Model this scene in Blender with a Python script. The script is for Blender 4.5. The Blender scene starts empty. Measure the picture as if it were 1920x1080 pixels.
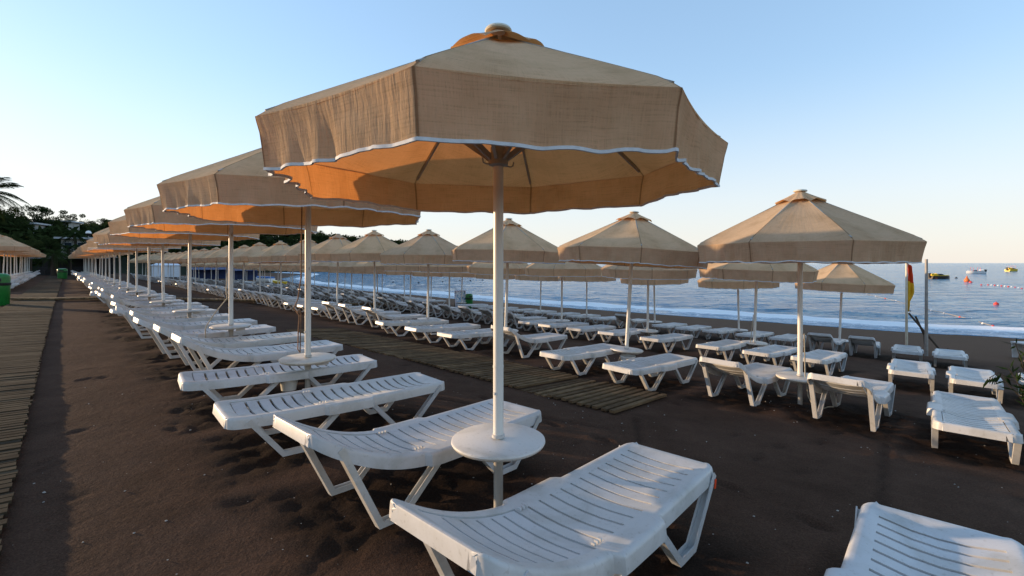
import bpy, bmesh, math, random
from mathutils import Vector, Matrix, noise
random.seed(7)
D = bpy.data
scene = bpy.context.scene
COL = scene.collection
R = math.radians
PI = math.pi

# ------------------------------------------------------------------ site frame
# n runs from the boardwalk down to the sea, t runs along the rows of parasols
ANG = R(43.58); CA, SA = math.cos(ANG), math.sin(ANG)
H_EYE = 1.62
SEA_Z = -1.63
def W(n, t): return (n*CA - t*SA, n*SA + t*CA)
def interp(x, xs, ys):
    if x <= xs[0]: return ys[0]
    for i in range(len(xs)-1):
        if x <= xs[i+1]:
            return ys[i] + (ys[i+1]-ys[i])*(x-xs[i])/(xs[i+1]-xs[i])
    return ys[-1]
def sm(x, a, b):
    x = min(1, max(0, (x-a)/(b-a))); return x*x*(3-2*x)
def shore(t): return interp(t, [-60,-10,-1,3,13,22,31,50,78,100,140], [38,32.3,31.2,29.9,28.5,27.6,26.9,26.6,28.4,33,52])
def gz(n, t):
    rise = .1*sm(t, 1.5, 9)
    if n < 2:
        b = 0 if n > -.5 else (.04*(-.5-n) if n > -8 else .3+.02*(-8-n))
    else:
        b = interp(n, [2,7.75,13.2,18.6], [0,-.36,-.80,-1.22]); rise *= max(0, min(1, (10-n)/8))
    if n > 18.6:
        s = shore(t); b = -1.22 + (SEA_Z+1.22)*(n-18.6)/(s-18.6)
        if n > s: b = SEA_Z - min(2.5, .09*(n-s))
    return b + rise

# ------------------------------------------------------------------ materials
def mat(name):
    m = D.materials.new(name); m.use_nodes = True
    nt = m.node_tree; nt.nodes.clear()
    out = nt.nodes.new('ShaderNodeOutputMaterial')
    return m, nt, out
def N(nt, kind, **kw):
    n = nt.nodes.new('ShaderNode'+kind)
    for k, v in kw.items(): setattr(n, k, v)
    return n
def ramp(nt, fac, stops):
    r = N(nt, 'ValToRGB'); cr = r.color_ramp
    while len(cr.elements) < len(stops): cr.elements.new(.5)
    for e, (p, c) in zip(cr.elements, stops):
        e.position = p; e.color = (*c, 1) if len(c) == 3 else c
    nt.links.new(fac, r.inputs[0]); return r.outputs[0]
def noise_tex(nt, vec, scale, detail=4, rough=.55, dist=0):
    n = N(nt, 'TexNoise'); n.inputs['Scale'].default_value = scale
    n.inputs['Detail'].default_value = detail; n.inputs['Roughness'].default_value = rough
    n.inputs['Distortion'].default_value = dist
    if vec is not None: nt.links.new(vec, n.inputs['Vector'])
    return n.outputs['Fac']
def coord(nt, which='Object', scale=None):
    c = N(nt, 'TexCoord').outputs[which]
    if scale:
        mp = N(nt, 'Mapping'); mp.inputs['Scale'].default_value = scale
        nt.links.new(c, mp.inputs['Vector']); c = mp.outputs[0]
    return c
def bump(nt, height, strength, dist, prev=None):
    b = N(nt, 'Bump'); b.inputs['Strength'].default_value = strength; b.inputs['Distance'].default_value = dist
    nt.links.new(height, b.inputs['Height'])
    if prev is not None: nt.links.new(prev, b.inputs['Normal'])
    return b.outputs[0]
def mixc(nt, fac, a, b, blend='MIX'):
    m = N(nt, 'Mix', data_type='RGBA', blend_type=blend)
    for sock, v in ((m.inputs[0], fac), (m.inputs[6], a), (m.inputs[7], b)):
        if hasattr(v, 'links'): nt.links.new(v, sock)
        elif isinstance(v, (int, float)): sock.default_value = v
        else: sock.default_value = (*v, 1)
    return m.outputs[2]
def math_n(nt, op, a, b=0.0, clamp=False):
    m = N(nt, 'Math', operation=op, use_clamp=clamp)
    for i, v in enumerate((a, b)):
        if hasattr(v, 'links'): nt.links.new(v, m.inputs[i])
        else: m.inputs[i].default_value = v
    return m.outputs[0]
def principled(nt, out, color, rough=.5, spec=.5, normal=None, metallic=0, coat=0):
    p = N(nt, 'BsdfPrincipled')
    for nm, v in (('Base Color', color), ('Roughness', rough)):
        if hasattr(v, 'links'): nt.links.new(v, p.inputs[nm])
        else: p.inputs[nm].default_value = (*v, 1) if nm == 'Base Color' else v
    p.inputs['Specular IOR Level'].default_value = spec
    p.inputs['Metallic'].default_value = metallic
    p.inputs['Coat Weight'].default_value = coat
    if normal is not None: nt.links.new(normal, p.inputs['Normal'])
    nt.links.new(p.outputs[0], out.inputs[0]); return p
def simple(name, c, rough=.5, spec=.5, var=.15, scale=6, metallic=0, bmp=0.0):
    m, nt, out = mat(name)
    co = coord(nt); f = noise_tex(nt, co, scale, 5)
    d = tuple(x*(1-var) for x in c); l = tuple(min(1, x*(1+var)) for x in c)
    col = ramp(nt, f, [(.3, d), (.7, l)])
    nrm = bump(nt, noise_tex(nt, co, scale*6), .4, bmp) if bmp else None
    principled(nt, out, col, rough, spec, nrm, metallic); return m

def plastic(name, c):
    m, nt, out = mat(name)
    info = N(nt, 'ObjectInfo').outputs['Random']
    co = N(nt, 'TexCoord').outputs['Object']
    add = N(nt, 'VectorMath', operation='ADD'); nt.links.new(co, add.inputs[0])
    cmb = N(nt, 'CombineXYZ'); nt.links.new(math_n(nt, 'MULTIPLY', info, 37.), cmb.inputs[0]); nt.links.new(cmb.outputs[0], add.inputs[1])
    v = add.outputs[0]
    big = noise_tex(nt, v, 3.2, 6, .62, .6)
    fine = noise_tex(nt, v, 46, 3)
    col = ramp(nt, big, [(.33, tuple(x*y for x, y in zip(c, (.80,.79,.75)))), (.52, c), (.8, tuple(min(.9, x*1.05) for x in c))])
    spots = ramp(nt, fine, [(.30, (.55,.52,.46)), (.40, (1,1,1))])
    col = mixc(nt, .35, col, spots, 'MULTIPLY')
    col = mixc(nt, 1, col, ramp(nt, info, [(0, (.86,.86,.86)), (.35, (.98,.97,.94)), (.6, (1,1,1)), (1, (.97,.93,.85))]), 'MULTIPLY')
    rg = N(nt, 'MapRange'); nt.links.new(big, rg.inputs[0]); rg.inputs[3].default_value = .5; rg.inputs[4].default_value = .32
    principled(nt, out, col, rg.outputs[0], .4, bump(nt, fine, .12, .002)); return m
M_plastic = plastic('white_plastic', (.55,.55,.55))
M_table = plastic('table_plastic', (.64,.63,.60))
M_bucket = plastic('bucket_plastic', (.70,.70,.68))

def paint_pole(name, c, rust):
    m, nt, out = mat(name)
    v = coord(nt, 'Object', (9,9,2.2)); info = N(nt, 'ObjectInfo').outputs['Random']
    n4 = N(nt, 'TexNoise', noise_dimensions='4D'); n4.inputs['Scale'].default_value = 1.; n4.inputs['Detail'].default_value = 6
    nt.links.new(v, n4.inputs['Vector']); nt.links.new(math_n(nt, 'MULTIPLY', info, 50.), n4.inputs['W'])
    col = ramp(nt, n4.outputs['Fac'], [(.30, (.20,.10,.05)), (.30+rust, tuple(x*.9 for x in c)), (.7, c)])
    principled(nt, out, col, .38, .5, bump(nt, n4.outputs['Fac'], .2, .003)); return m
M_pole = paint_pole('white_painted_steel', (.72,.70,.64), .045)
M_sleeve = paint_pole('worn_grey_steel', (.42,.39,.34), .10)
M_metal = simple('grey_ribs', (.30,.27,.23), .45, .5, .15, 10)

def fabric(name, c, tr, tmix):
    m, nt, out = mat(name)
    uv = N(nt, 'TexCoord').outputs['UV']
    def stretched(sx, sy, sc, det=3):
        mp = N(nt, 'Mapping'); mp.inputs['Scale'].default_value = (sx, sy, 1); nt.links.new(uv, mp.inputs['Vector'])
        return noise_tex(nt, mp.outputs[0], sc, det, .6)
    weft = stretched(5, 120, 1.0); warp = stretched(150, 8, 1.0); big = stretched(1.6, 2.4, 1.0, 6)
    slub = stretched(14, 260, 1.0, 2)
    weave = math_n(nt, 'ADD', math_n(nt, 'MULTIPLY', weft, .6), math_n(nt, 'MULTIPLY', warp, .4))
    shade = ramp(nt, weave, [(.30, (.72,.70,.66)), (.5, (1,1,1)), (.75, (1.0,1.0,1.0))])
    stain = ramp(nt, big, [(.28, (.78,.75,.70)), (.55, (1,1,1))])
    sx = N(nt, 'SeparateXYZ'); nt.links.new(uv, sx.inputs[0])
    fr = math_n(nt, 'FRACT', math_n(nt, 'ADD', math_n(nt, 'DIVIDE', sx.outputs[0], 2*PI*1.376/8), .5))
    sd_ = math_n(nt, 'ABSOLUTE', math_n(nt, 'SUBTRACT', fr, .5))
    seam = ramp(nt, sd_, [(.0045, (.50,.46,.42)), (.0085, (1,1,1))])
    shade = mixc(nt, 1, shade, seam, 'MULTIPLY')
    info = N(nt, 'ObjectInfo').outputs['Random']
    tone = ramp(nt, info, [(0, (.84,.85,.88)), (.5, (.96,.96,.96)), (1, (1.04,1.0,.94))])
    col = mixc(nt, 1, mixc(nt, 1, mixc(nt, 1, c, shade, 'MULTIPLY'), stain, 'MULTIPLY'), tone, 'MULTIPLY')
    tcol = mixc(nt, 1, mixc(nt, .8, tr, shade, 'MULTIPLY'), stain, 'MULTIPLY')
    crease = stretched(17, 2.3, 1.0, 5)
    cb = N(nt, 'Bump'); cb.inputs['Distance'].default_value = .028; nt.links.new(crease, cb.inputs['Height'])
    onv = N(nt, 'MapRange'); nt.links.new(sx.outputs[1], onv.inputs[0]); onv.inputs[1].default_value = 1.5; onv.inputs[2].default_value = 1.7; onv.inputs[3].default_value = .16; onv.inputs[4].default_value = .75
    nt.links.new(onv.outputs[0], cb.inputs['Strength'])
    nt.links.new( bump(nt, math_n(nt, 'ADD', weave, math_n(nt, 'MULTIPLY', slub, .5)), .55, .004), cb.inputs['Normal']); nrm = cb.outputs[0]
    d = N(nt, 'BsdfDiffuse'); d.inputs['Roughness'].default_value = .6
    nt.links.new(col, d.inputs[0]); nt.links.new(nrm, d.inputs['Normal'])
    t = N(nt, 'BsdfTranslucent'); nt.links.new(tcol, t.inputs[0]); nt.links.new(nrm, t.inputs['Normal'])
    mx = N(nt, 'MixShader'); mx.inputs[0].default_value = tmix
    nt.links.new(d.outputs[0], mx.inputs[1]); nt.links.new(t.outputs[0], mx.inputs[2])
    nt.links.new(mx.outputs[0], out.inputs[0]); return m
M_canvas = fabric('beige_canvas', (.80,.585,.375), (.74,.30,.085), .32)
M_trim = simple('white_binding_tape', (.62,.62,.62), .8, .2, .1, 30)
M_cap = simple('cream_cap', (.66,.60,.47), .4, .5, .08, 20)

def sand():
    m, nt, out = mat('dark_volcanic_sand')
    co = coord(nt)
    big = noise_tex(nt, co, .45, 5, .6, .4); mid = noise_tex(nt, co, 3.2, 6, .62); fine = noise_tex(nt, co, 95, 3, .7)
    mid2 = noise_tex(nt, co, 16, 4, .65)
    base = ramp(nt, big, [(.3, (.062,.0355,.0232)), (.55, (.086,.0500,.0335)), (.75, (.104,.0630,.0430))])
    base = mixc(nt, .55, base, ramp(nt, mid, [(.3, (.62,.60,.58)), (.65, (1.1,1.1,1.1))]), 'MULTIPLY')
    grain = ramp(nt, fine, [(.3, (.45,.45,.45)), (.52, (1,1,1)), (.74, (1.9,1.85,1.8))])
    base = mixc(nt, .7, base, grain, 'MULTIPLY')
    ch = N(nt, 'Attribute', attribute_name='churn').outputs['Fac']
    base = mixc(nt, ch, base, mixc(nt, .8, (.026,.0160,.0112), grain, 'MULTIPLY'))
    wet = N(nt, 'Attribute', attribute_name='wet').outputs['Fac']
    base = mixc(nt, wet, base, (.018,.012,.009))
    dry = N(nt, 'Attribute', attribute_name='dry').outputs['Fac']
    base = mixc(nt, dry, base, mixc(nt, .6, (.15,.088,.056), grain, 'MULTIPLY'))
    nrm = bump(nt, mid2, .6, .02, bump(nt, fine, .8, .006))
    rg = N(nt, 'MapRange'); nt.links.new(wet, rg.inputs[0]); rg.inputs[3].default_value = .9; rg.inputs[4].default_value = .25
    principled(nt, out, base, rg.outputs[0], .04, nrm); return m
M_sand = sand()

def wood(name, c1, c2, vec_scale):
    m, nt, out = mat(name)
    v = coord(nt, 'Object', vec_scale)
    g = noise_tex(nt, v, 1, 6, .65, .3); big = noise_tex(nt, coord(nt), 1.3, 5)
    at = N(nt, 'Attribute', attribute_name='tone').outputs['Fac']
    col = ramp(nt, g, [(.3, c1), (.7, c2)])
    col = mixc(nt, .6, col, ramp(nt, big, [(.3, (.5,.48,.46)), (.7, (1.15,1.15,1.1))]), 'MULTIPLY')
    col = mixc(nt, 1, col, ramp(nt, at, [(0, (.65,.65,.65)), (1, (1.2,1.2,1.15))]), 'MULTIPLY')
    principled(nt, out, col, .9, .06, bump(nt, g, .5, .004)); return m
M_board = wood('weathered_planks', (.045,.034,.024), (.105,.078,.05), (3,3,40))
M_walk = wood('sandy_slats', (.10,.064,.037), (.23,.15,.085), (6,6,30))
M_beam = wood('pale_timber', (.20,.135,.08), (.36,.25,.15), (5,5,30))

def water():
    m, nt, out = mat('sea_water')
    co = coord(nt, 'Object', (1,1,1))
    fo = N(nt, 'Attribute', attribute_name='foam').outputs['Fac']
    w1 = noise_tex(nt, coord(nt, 'Object', (.55,1.25,1)), 1.5, 5, .6, .8)
    w2 = noise_tex(nt, coord(nt, 'Object', (1,2.0,1)), 5., 4, .6, .4)
    w3 = noise_tex(nt, coord(nt, 'Object', (.09,.2,1)), 1., 5, .6, .8)
    w4 = noise_tex(nt, coord(nt, 'Object', (.22,.75,1)), 1., 4, .6, .8)
    nrm = bump(nt, w3, .8, 2.0, bump(nt, w4, .9, .75, bump(nt, w1, .8, .3, bump(nt, w2, .7, .07))))
    big = noise_tex(nt, co, .05, 4)
    base = ramp(nt, big, [(.3, (.045,.17,.30)), (.7, (.085,.26,.40))])
    p = N(nt, 'BsdfPrincipled'); nt.links.new(base, p.inputs['Base Color'])
    p.inputs['Roughness'].default_value = .12; p.inputs['IOR'].default_value = 1.33
    nt.links.new(nrm, p.inputs['Normal'])
    f = N(nt, 'BsdfPrincipled'); f.inputs['Base Color'].default_value = (.92,.91,.90,1); f.inputs['Roughness'].default_value = .8
    f.inputs['Subsurface Weight'].default_value = 0
    br = noise_tex(nt, coord(nt, 'Object', (1,1,1)), 1.1, 9, .78, 1.2)
    br2 = noise_tex(nt, co, 9, 5, .7)
    nt.links.new(bump(nt, br2, .8, .06), f.inputs['Normal'])
    msk = math_n(nt, 'ADD', math_n(nt, 'MULTIPLY', fo, 1.25), math_n(nt, 'MULTIPLY', math_n(nt, 'ADD', br, math_n(nt, 'MULTIPLY', br2, .35)), .9))
    mk = N(nt, 'MapRange'); nt.links.new(msk, mk.inputs[0]); mk.inputs[1].default_value = 1.26; mk.inputs[2].default_value = 1.48
    mx = N(nt, 'MixShader'); nt.links.new(mk.outputs[0], mx.inputs[0])
    nt.links.new(p.outputs[0], mx.inputs[1]); nt.links.new(f.outputs[0], mx.inputs[2]); nt.links.new(mx.outputs[0], out.inputs[0]); return m
M_sea = water()

def leaves(name, c1, c2):
    m, nt, out = mat(name)
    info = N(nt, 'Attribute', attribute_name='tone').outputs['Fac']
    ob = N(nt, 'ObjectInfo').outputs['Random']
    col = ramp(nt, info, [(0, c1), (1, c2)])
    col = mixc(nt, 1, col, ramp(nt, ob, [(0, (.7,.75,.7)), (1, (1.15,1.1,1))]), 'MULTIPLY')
    d = N(nt, 'BsdfDiffuse'); nt.links.new(col, d.inputs[0])
    t = N(nt, 'BsdfTranslucent'); nt.links.new(col, t.inputs[0])
    mx = N(nt, 'MixShader'); mx.inputs[0].default_value = .22
    nt.links.new(d.outputs[0], mx.inputs[1]); nt.links.new(t.outputs[0], mx.inputs[2]); nt.links.new(mx.outputs[0], out.inputs[0]); return m
M_leaf = leaves('tree_leaves', (.016,.026,.010), (.055,.072,.026))
M_pine = leaves('pine_needles', (.013,.024,.009), (.042,.060,.020))
M_palm = leaves('palm_fronds', (.016,.028,.010), (.05,.07,.025))
M_olean = leaves('oleander_leaves', (.014,.028,.011), (.04,.065,.025))
M_bark = simple('bark', (.05,.038,.028), .9, .2, .3, 8, 0, .02)
M_hill = simple('hillside_scrub', (.020,.024,.014), .95, .1, .4, .12)
M_wall = simple('cream_render', (.42,.40,.36), .8, .2, .08, 2)
M_roof = simple('pale_roof_slab', (.50,.50,.50), .7, .2, .08, 2)
M_dark = simple('dark_void', (.018,.018,.02), .6, .3, .2, 2)
M_glass = simple('window_glass', (.03,.04,.05), .12, .5, .1, 2)
M_grey = simple('grey_roofing', (.20,.20,.20), .7, .3, .15, 3)
M_tent = simple('white_tarpaulin', (.68,.70,.74), .6, .3, .06, 4)
M_navy = simple('navy_tarpaulin', (.02,.035,.11), .6, .3, .25, 3)
M_blue = simple('blue_boat_cover', (.05,.16,.42), .5, .4, .15, 3)
M_green = simple('green_bin_plastic', (.012,.17,.028), .32, .5, .14, 5)
M_black = simple('black_rubber', (.012,.012,.013), .5, .4, .2, 6)
M_yellow = simple('yellow_hull', (.85,.56,.02), .3, .5, .06, 3)
M_white = simple('white_hull', (.82,.80,.76), .3, .5, .05, 3)
M_orange = simple('orange_float', (.80,.17,.03), .4, .5, .1, 3)
M_red = simple('red_float', (.72,.05,.025), .4, .5, .1, 3)
M_redcloth = simple('red_flag_cloth', (.70,.07,.02), .8, .1, .15, 5)
M_yelcloth = simple('yellow_flag_cloth', (.80,.46,.03), .8, .1, .15, 5)
M_galv = simple('galvanised_pole', (.30,.27,.24), .5, .5, .2, 9)
M_wpole = simple('cream_pole', (.62,.55,.42), .5, .4, .15, 7)
M_stick = simple('dark_timber_stick', (.07,.05,.035), .8, .2, .3, 8)
M_rope = simple('brown_rope', (.20,.12,.075), .9, .1, .3, 60)
M_cord = simple('pale_cord', (.42,.36,.27), .9, .1, .2, 60)
M_pebble = simple('pale_pebbles', (.34,.31,.27), .7, .3, .5, 1.3)
M_bloom = simple('pink_blossom', (.55,.33,.30), .8, .2, .2, 8)
M_skin = simple('dark_hull', (.03,.018,.010), .35, .5, .2, 2)

def sign_mat():
    m, nt, out = mat('blue_patterned_panel')
    g = N(nt, 'TexCoord').outputs['Generated']
    v = N(nt, 'TexVoronoi'); v.inputs['Scale'].default_value = 6; nt.links.new(g, v.inputs['Vector'])
    w = noise_tex(nt, g, 4.2, 3, .6, 2.2)
    col = ramp(nt, w, [(.36, (.03,.10,.40)), (.44, (.10,.42,.62)), (.50, (.75,.80,.85)), (.62, (.80,.82,.85)), (.70, (.15,.30,.62))])
    principled(nt, out, col, .35, .5); return m
M_sign = sign_mat()
def sign_border():
    m, nt, out = mat('mosaic_border')
    v = N(nt, 'TexVoronoi'); v.inputs['Scale'].default_value = 15; nt.links.new(coord(nt), v.inputs['Vector'])
    col = ramp(nt, v.outputs['Distance'], [(.25, (.03,.03,.30)), (.45, (.70,.70,.74))])
    principled(nt, out, col, .4, .5); return m
M_border = sign_border()

# ------------------------------------------------------------------ mesh helpers
class MB:
    def __init__(s): s.v = []; s.f = []; s.mi = []; s.cur = 0
    def add(s, vs, fs):
        o = len(s.v); s.v += [tuple(v) for v in vs]
        s.f += [tuple(i+o for i in f) for f in fs]; s.mi += [s.cur]*len(fs)
    def box(s, c, size, rot=None):
        x, y, z = (k/2 for k in size)
        vs = [Vector(p) for p in ((-x,-y,-z),(x,-y,-z),(x,y,-z),(-x,y,-z),(-x,-y,z),(x,-y,z),(x,y,z),(-x,y,z))]
        if rot is not None: vs = [rot @ p for p in vs]
        s.add([p+Vector(c) for p in vs], [(0,3,2,1),(4,5,6,7),(0,1,5,4),(1,2,6,5),(2,3,7,6),(3,0,4,7)])
    def lathe(s, prof, seg=20, c=(0,0,0), capped=True):
        vs = []; fs = []
        for r, z in prof:
            for k in range(seg):
                a = 2*PI*k/seg; vs.append((c[0]+r*math.cos(a), c[1]+r*math.sin(a), c[2]+z))
        for i in range(len(prof)-1):
            for k in range(seg):
                k2 = (k+1) % seg
                fs.append((i*seg+k, i*seg+k2, (i+1)*seg+k2, (i+1)*seg+k))
        if capped:
            fs.append(tuple(reversed(range(seg)))); o = (len(prof)-1)*seg; fs.append(tuple(o+k for k in range(seg)))
        s.add(vs, fs)
    def tube(s, pts, r, seg=8):
        pts = [Vector(p) for p in pts]; vs = []; fs = []
        rr = r if isinstance(r, (list, tuple)) else [r]*len(pts)
        up = Vector((0,0,1)); prev = None
        for i, p in enumerate(pts):
            d = (pts[min(i+1, len(pts)-1)] - pts[max(i-1, 0)]).normalized()
            a = d.cross(up if abs(d.z) < .95 else Vector((1,0,0))).normalized() if prev is None else (prev - d*prev.dot(d)).normalized()
            prev = a; b = d.cross(a)
            for k in range(seg):
                t = 2*PI*k/seg; vs.append(p + (a*math.cos(t) + b*math.sin(t))*rr[i])
        for i in range(len(pts)-1):
            for k in range(seg):
                k2 = (k+1) % seg; fs.append((i*seg+k, i*seg+k2, (i+1)*seg+k2, (i+1)*seg+k))
        fs.append(tuple(reversed(range(seg)))); o = (len(pts)-1)*seg; fs.append(tuple(o+k for k in range(seg)))
        s.add(vs, fs)
    def sweep(s, poly, path, yc=0.0):
        # poly: (y, d) section; path: (x, z) points in the xz plane; d points to the left of travel
        n = len(path); vs = []; fs = []; m = len(poly)
        for i in range(n):
            def nd(a, b):
                v = Vector((b[0]-a[0], b[1]-a[1])); v.normalize(); return v
            if i == 0: t = nd(path[0], path[1]); nn = Vector((-t.y, t.x)); k = 1
            elif i == n-1: t = nd(path[-2], path[-1]); nn = Vector((-t.y, t.x)); k = 1
            else:
                t1 = nd(path[i-1], path[i]); t2 = nd(path[i], path[i+1])
                n1 = Vector((-t1.y, t1.x)); n2 = Vector((-t2.y, t2.x)); nn = (n1+n2).normalized(); k = 1/max(.4, nn.dot(n1))
            for y, d in poly: vs.append((path[i][0]+nn.x*d*k, yc+y, path[i][1]+nn.y*d*k))
        for i in range(n-1):
            for j in range(m):
                j2 = (j+1) % m; fs.append((i*m+j, i*m+j2, (i+1)*m+j2, (i+1)*m+j))
        fs.append(tuple(reversed(range(m)))); fs.append(tuple((n-1)*m+j for j in range(m)))
        s.add(vs, fs)
    def mesh(s, name, mats, smooth=None):
        me = D.meshes.new(name); me.from_pydata(s.v, [], s.f)
        for m in (mats if isinstance(mats, (list, tuple)) else [mats]): me.materials.append(m)
        if isinstance(mats, (list, tuple)): me.polygons.foreach_set('material_index', s.mi)
        bm = bmesh.new(); bm.from_mesh(me); bmesh.ops.recalc_face_normals(bm, faces=bm.faces); bm.to_mesh(me); bm.free()
        if smooth is not None: me.shade_smooth(); me.set_sharp_from_angle(angle=R(smooth))
        me.update(); return me
    def obj(s, name, mats, parent=None, smooth=None, loc=None):
        return link(name, s.mesh(name, mats, smooth), parent, loc)
def link(name, me, parent=None, loc=None):
    o = D.objects.new(name, me); COL.objects.link(o)
    if parent is not None: o.parent = parent
    if loc is not None: o.location = loc
    return o
def empty(name, loc=(0,0,0), rz=0):
    o = D.objects.new(name, None); COL.objects.link(o); o.location = loc; o.rotation_euler = (0,0,rz)
    o.empty_display_size = .2; return o
def tag(o, label, cat, group=None):
    o['label'] = label; o['category'] = cat
    if group: o['group'] = group
    return o
def kind(o, k): o['kind'] = k; return o
def copy_tree(o, parent=None):
    c = o.copy(); COL.objects.link(c)
    if parent is not None: c.parent = parent
    for ch in list(o.children): copy_tree(ch, c)
    return c
def bake(me_obj, mods):
    for t, kw in mods:
        m = me_obj.modifiers.new(t, t)
        for k, v in kw.items(): setattr(m, k, v)
    dg = bpy.context.evaluated_depsgraph_get(); dg.update()
    me = D.meshes.new_from_object(me_obj.evaluated_get(dg))
    me_obj.modifiers.clear(); old = me_obj.data; me_obj.data = me; D.meshes.remove(old)
    return me_obj
def set_attr(me, name, vals, domain='POINT'):
    a = me.attributes.new(name, 'FLOAT', domain); a.data.foreach_set('value', vals)
def P3(n, t, h=0.0): x, y = W(n, t); return Vector((x, y, gz(n, t)+h))

# ------------------------------------------------------------------ sun lounger
LL = 2.0
def z_curved(s): return .365 + .30*max(0, 1-s/.85)**2.0 + .012*max(0, (s-1.2)/.67)
def z_flat(s): return .365 + .018*max(0, 1-s/.5)**2 + .012*max(0, (s-1.2)/.67)
def half_w(s):
    if s < .735: w = .325
    elif s < .76: w = .325 + .042*(s-.735)/.025
    elif s < 1.16: w = .367
    elif s < 1.19: w = .367 - .045*(s-1.16)/.03
    else: w = .322 - .012*(s-1.19)/.68
    e = min(s, LL-s)
    if e < .09: w -= .075*(1-math.sqrt(max(0, 1-(1-e/.09)**2)))
    return w
SLOT = .014
SEAT_SLOTS = [.80+.0945*k for k in range(12)]
BACK_SLOTS = [.235, .335, .435, .535, .62]
def lounger_surface(zf, sag, slots, s0, s1, inner, hole=None, slot=.014):
    ss = set(); EDGE = (.003, .010, .020, .034, .06, .09)
    if s0 == 0: ss |= {-.008, 0} | set(EDGE)
    if s1 == LL: ss |= {LL+.008, LL} | {LL-e for e in EDGE}
    x = s0+.10
    while x < s1-.10: ss.add(round(x, 4)); x += .05
    ss |= {s0, s1}
    if s0 == 0: ss |= {.735, .76, 1.16, 1.19}
    fixed = {s0, s1} | {v for q in slots for v in (q-slot/2, q+slot/2)} | (set(hole) if hole else set())
    ss = [v for v in ss if v in fixed or all(abs(v-f) > .012 for f in fixed if f not in (0, LL))]
    ss = sorted(set(ss) | fixed)
    def cols(s):
        h = half_w(min(max(s, 0), LL))
        if inner is not None:
            return [-inner, -.228, -.10, 0, .10, .228, inner]
        half = [.228, .248, h-.045, h-.024, h-.011, h-.003, h, h+.007]
        return [-q for q in reversed(half)] + [-.10, 0, .10] + half
    def dropf(d):
        return .024*(1-math.sqrt(max(0, 1-(1-min(d, .034)/.034)**2)))
    vs = []; nc = None
    for s in ss:
        cl = cols(s); nc = len(cl); sc = min(max(s, 0), LL); z0 = zf(sc)
        ends = [e for e, on in ((sc, s0 == 0), (LL-sc, s1 == LL)) if on]; de = dropf(min(ends)) if ends and inner is None else 0
        for j, y in enumerate(cl):
            a = abs(y); z = z0 - sag*(1-min(1, a/.26)**2)*sm(sc, .02, .14)*sm(LL-sc, .02, .14)
            if inner is None:
                k = min(j, nc-1-j)
                if k <= 4: z = z0 + .004*(k >= 1)
                dy = [.0, 0, .003, .011, .024][k] if k <= 4 else .05
                z -= max(de, dropf(dy))
                if k == 0 or s < 0 or s > LL: z = z0-.082
            else: z -= .005
            vs.append((s-LL/2, y, z))
    fs = []
    for i in range(len(ss)-1):
        sm_ = (ss[i]+ss[i+1])/2; cl = cols(sm_)
        for j in range(nc-1):
            ym = (cl[j]+cl[j+1])/2
            if hole and hole[0] < sm_ < hole[1] and abs(ym) < .248: continue
            if any(abs(sm_-q) < slot/2 for q in slots) and abs(ym) < .228: continue
            fs.append((i*nc+j, i*nc+j+1, (i+1)*nc+j+1, (i+1)*nc+j))
    b = MB(); b.add(vs, fs); return b
CH = [(-.026,0),(.026,0),(.026,.040),(.019,.040),(.019,.009),(-.019,.009),(-.019,.040),(-.026,.040)]
def make_lounger(kindname):
    curved = kindname == 'curved'
    zf = z_curved if curved else z_flat; sag = .020 if curved else .040; SL = .016 if curved else .022
    root = empty('sun_lounger')
    fr = lounger_surface(zf, sag, SEAT_SLOTS, 0, LL, None, (.115, .72), SL).obj('frame', M_plastic, root)
    bake(fr, [('SOLIDIFY', dict(thickness=.014, offset=-1))]); fr.data.shade_smooth(); fr.data.set_sharp_from_angle(angle=R(40))
    bk = lounger_surface(zf, sag, BACK_SLOTS, .124, .711, .241, None, SL).obj('backrest', M_plastic, root)
    bake(bk, [('SOLIDIFY', dict(thickness=.016, offset=-1))]); bk.data.shade_smooth(); bk.data.set_sharp_from_angle(angle=R(40))
    # under-frame ribs belong to the frame's look: hinge pins
    for sy in (-1, 1):
        h = MB()
        for dx in (-.012, .014, .038): h.box((.745-LL/2+dx, sy*.222, zf(.745)+.004), (.012,.02,.012))
        h.obj('hinge', M_plastic, root)
    z = zf
    for sy in (-1, 1):
        yc = sy*.306
        x = lambda s: s-LL/2
        b = MB(); b.sweep(CH, [(x(.13), z(.13)-.040), (x(.40), .006), (x(.58), .006), (x(.93), z(.93)-.040)], yc); b.obj('leg', M_plastic, root, 30)
        yc2 = sy*.303
        b = MB(); b.sweep(CH, [(x(1.12), z(1.12)-.040), (x(1.42), .006), (x(1.62), .006), (x(1.93), z(1.93)-.040)], yc2); b.obj('leg', M_plastic, root, 30)
    return root
protoA = make_lounger('curved'); protoB = make_lounger('flat')
def joined(root, name):
    b = MB()
    for ch in root.children:
        me = ch.data; b.add([v.co for v in me.vertices], [tuple(p.vertices) for p in me.polygons])
    me = b.mesh(name, M_plastic, 40); return me
farA = joined(protoA, 'sun_lounger'); farB = joined(protoB, 'sun_lounger')
ORD = ['first','second','third','fourth','fifth','sixth','seventh','eighth','ninth','tenth','eleventh','twelfth','thirteenth','fourteenth','fifteenth','sixteenth']
used = {'A': False, 'B': False}
lounger_spots = []
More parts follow.
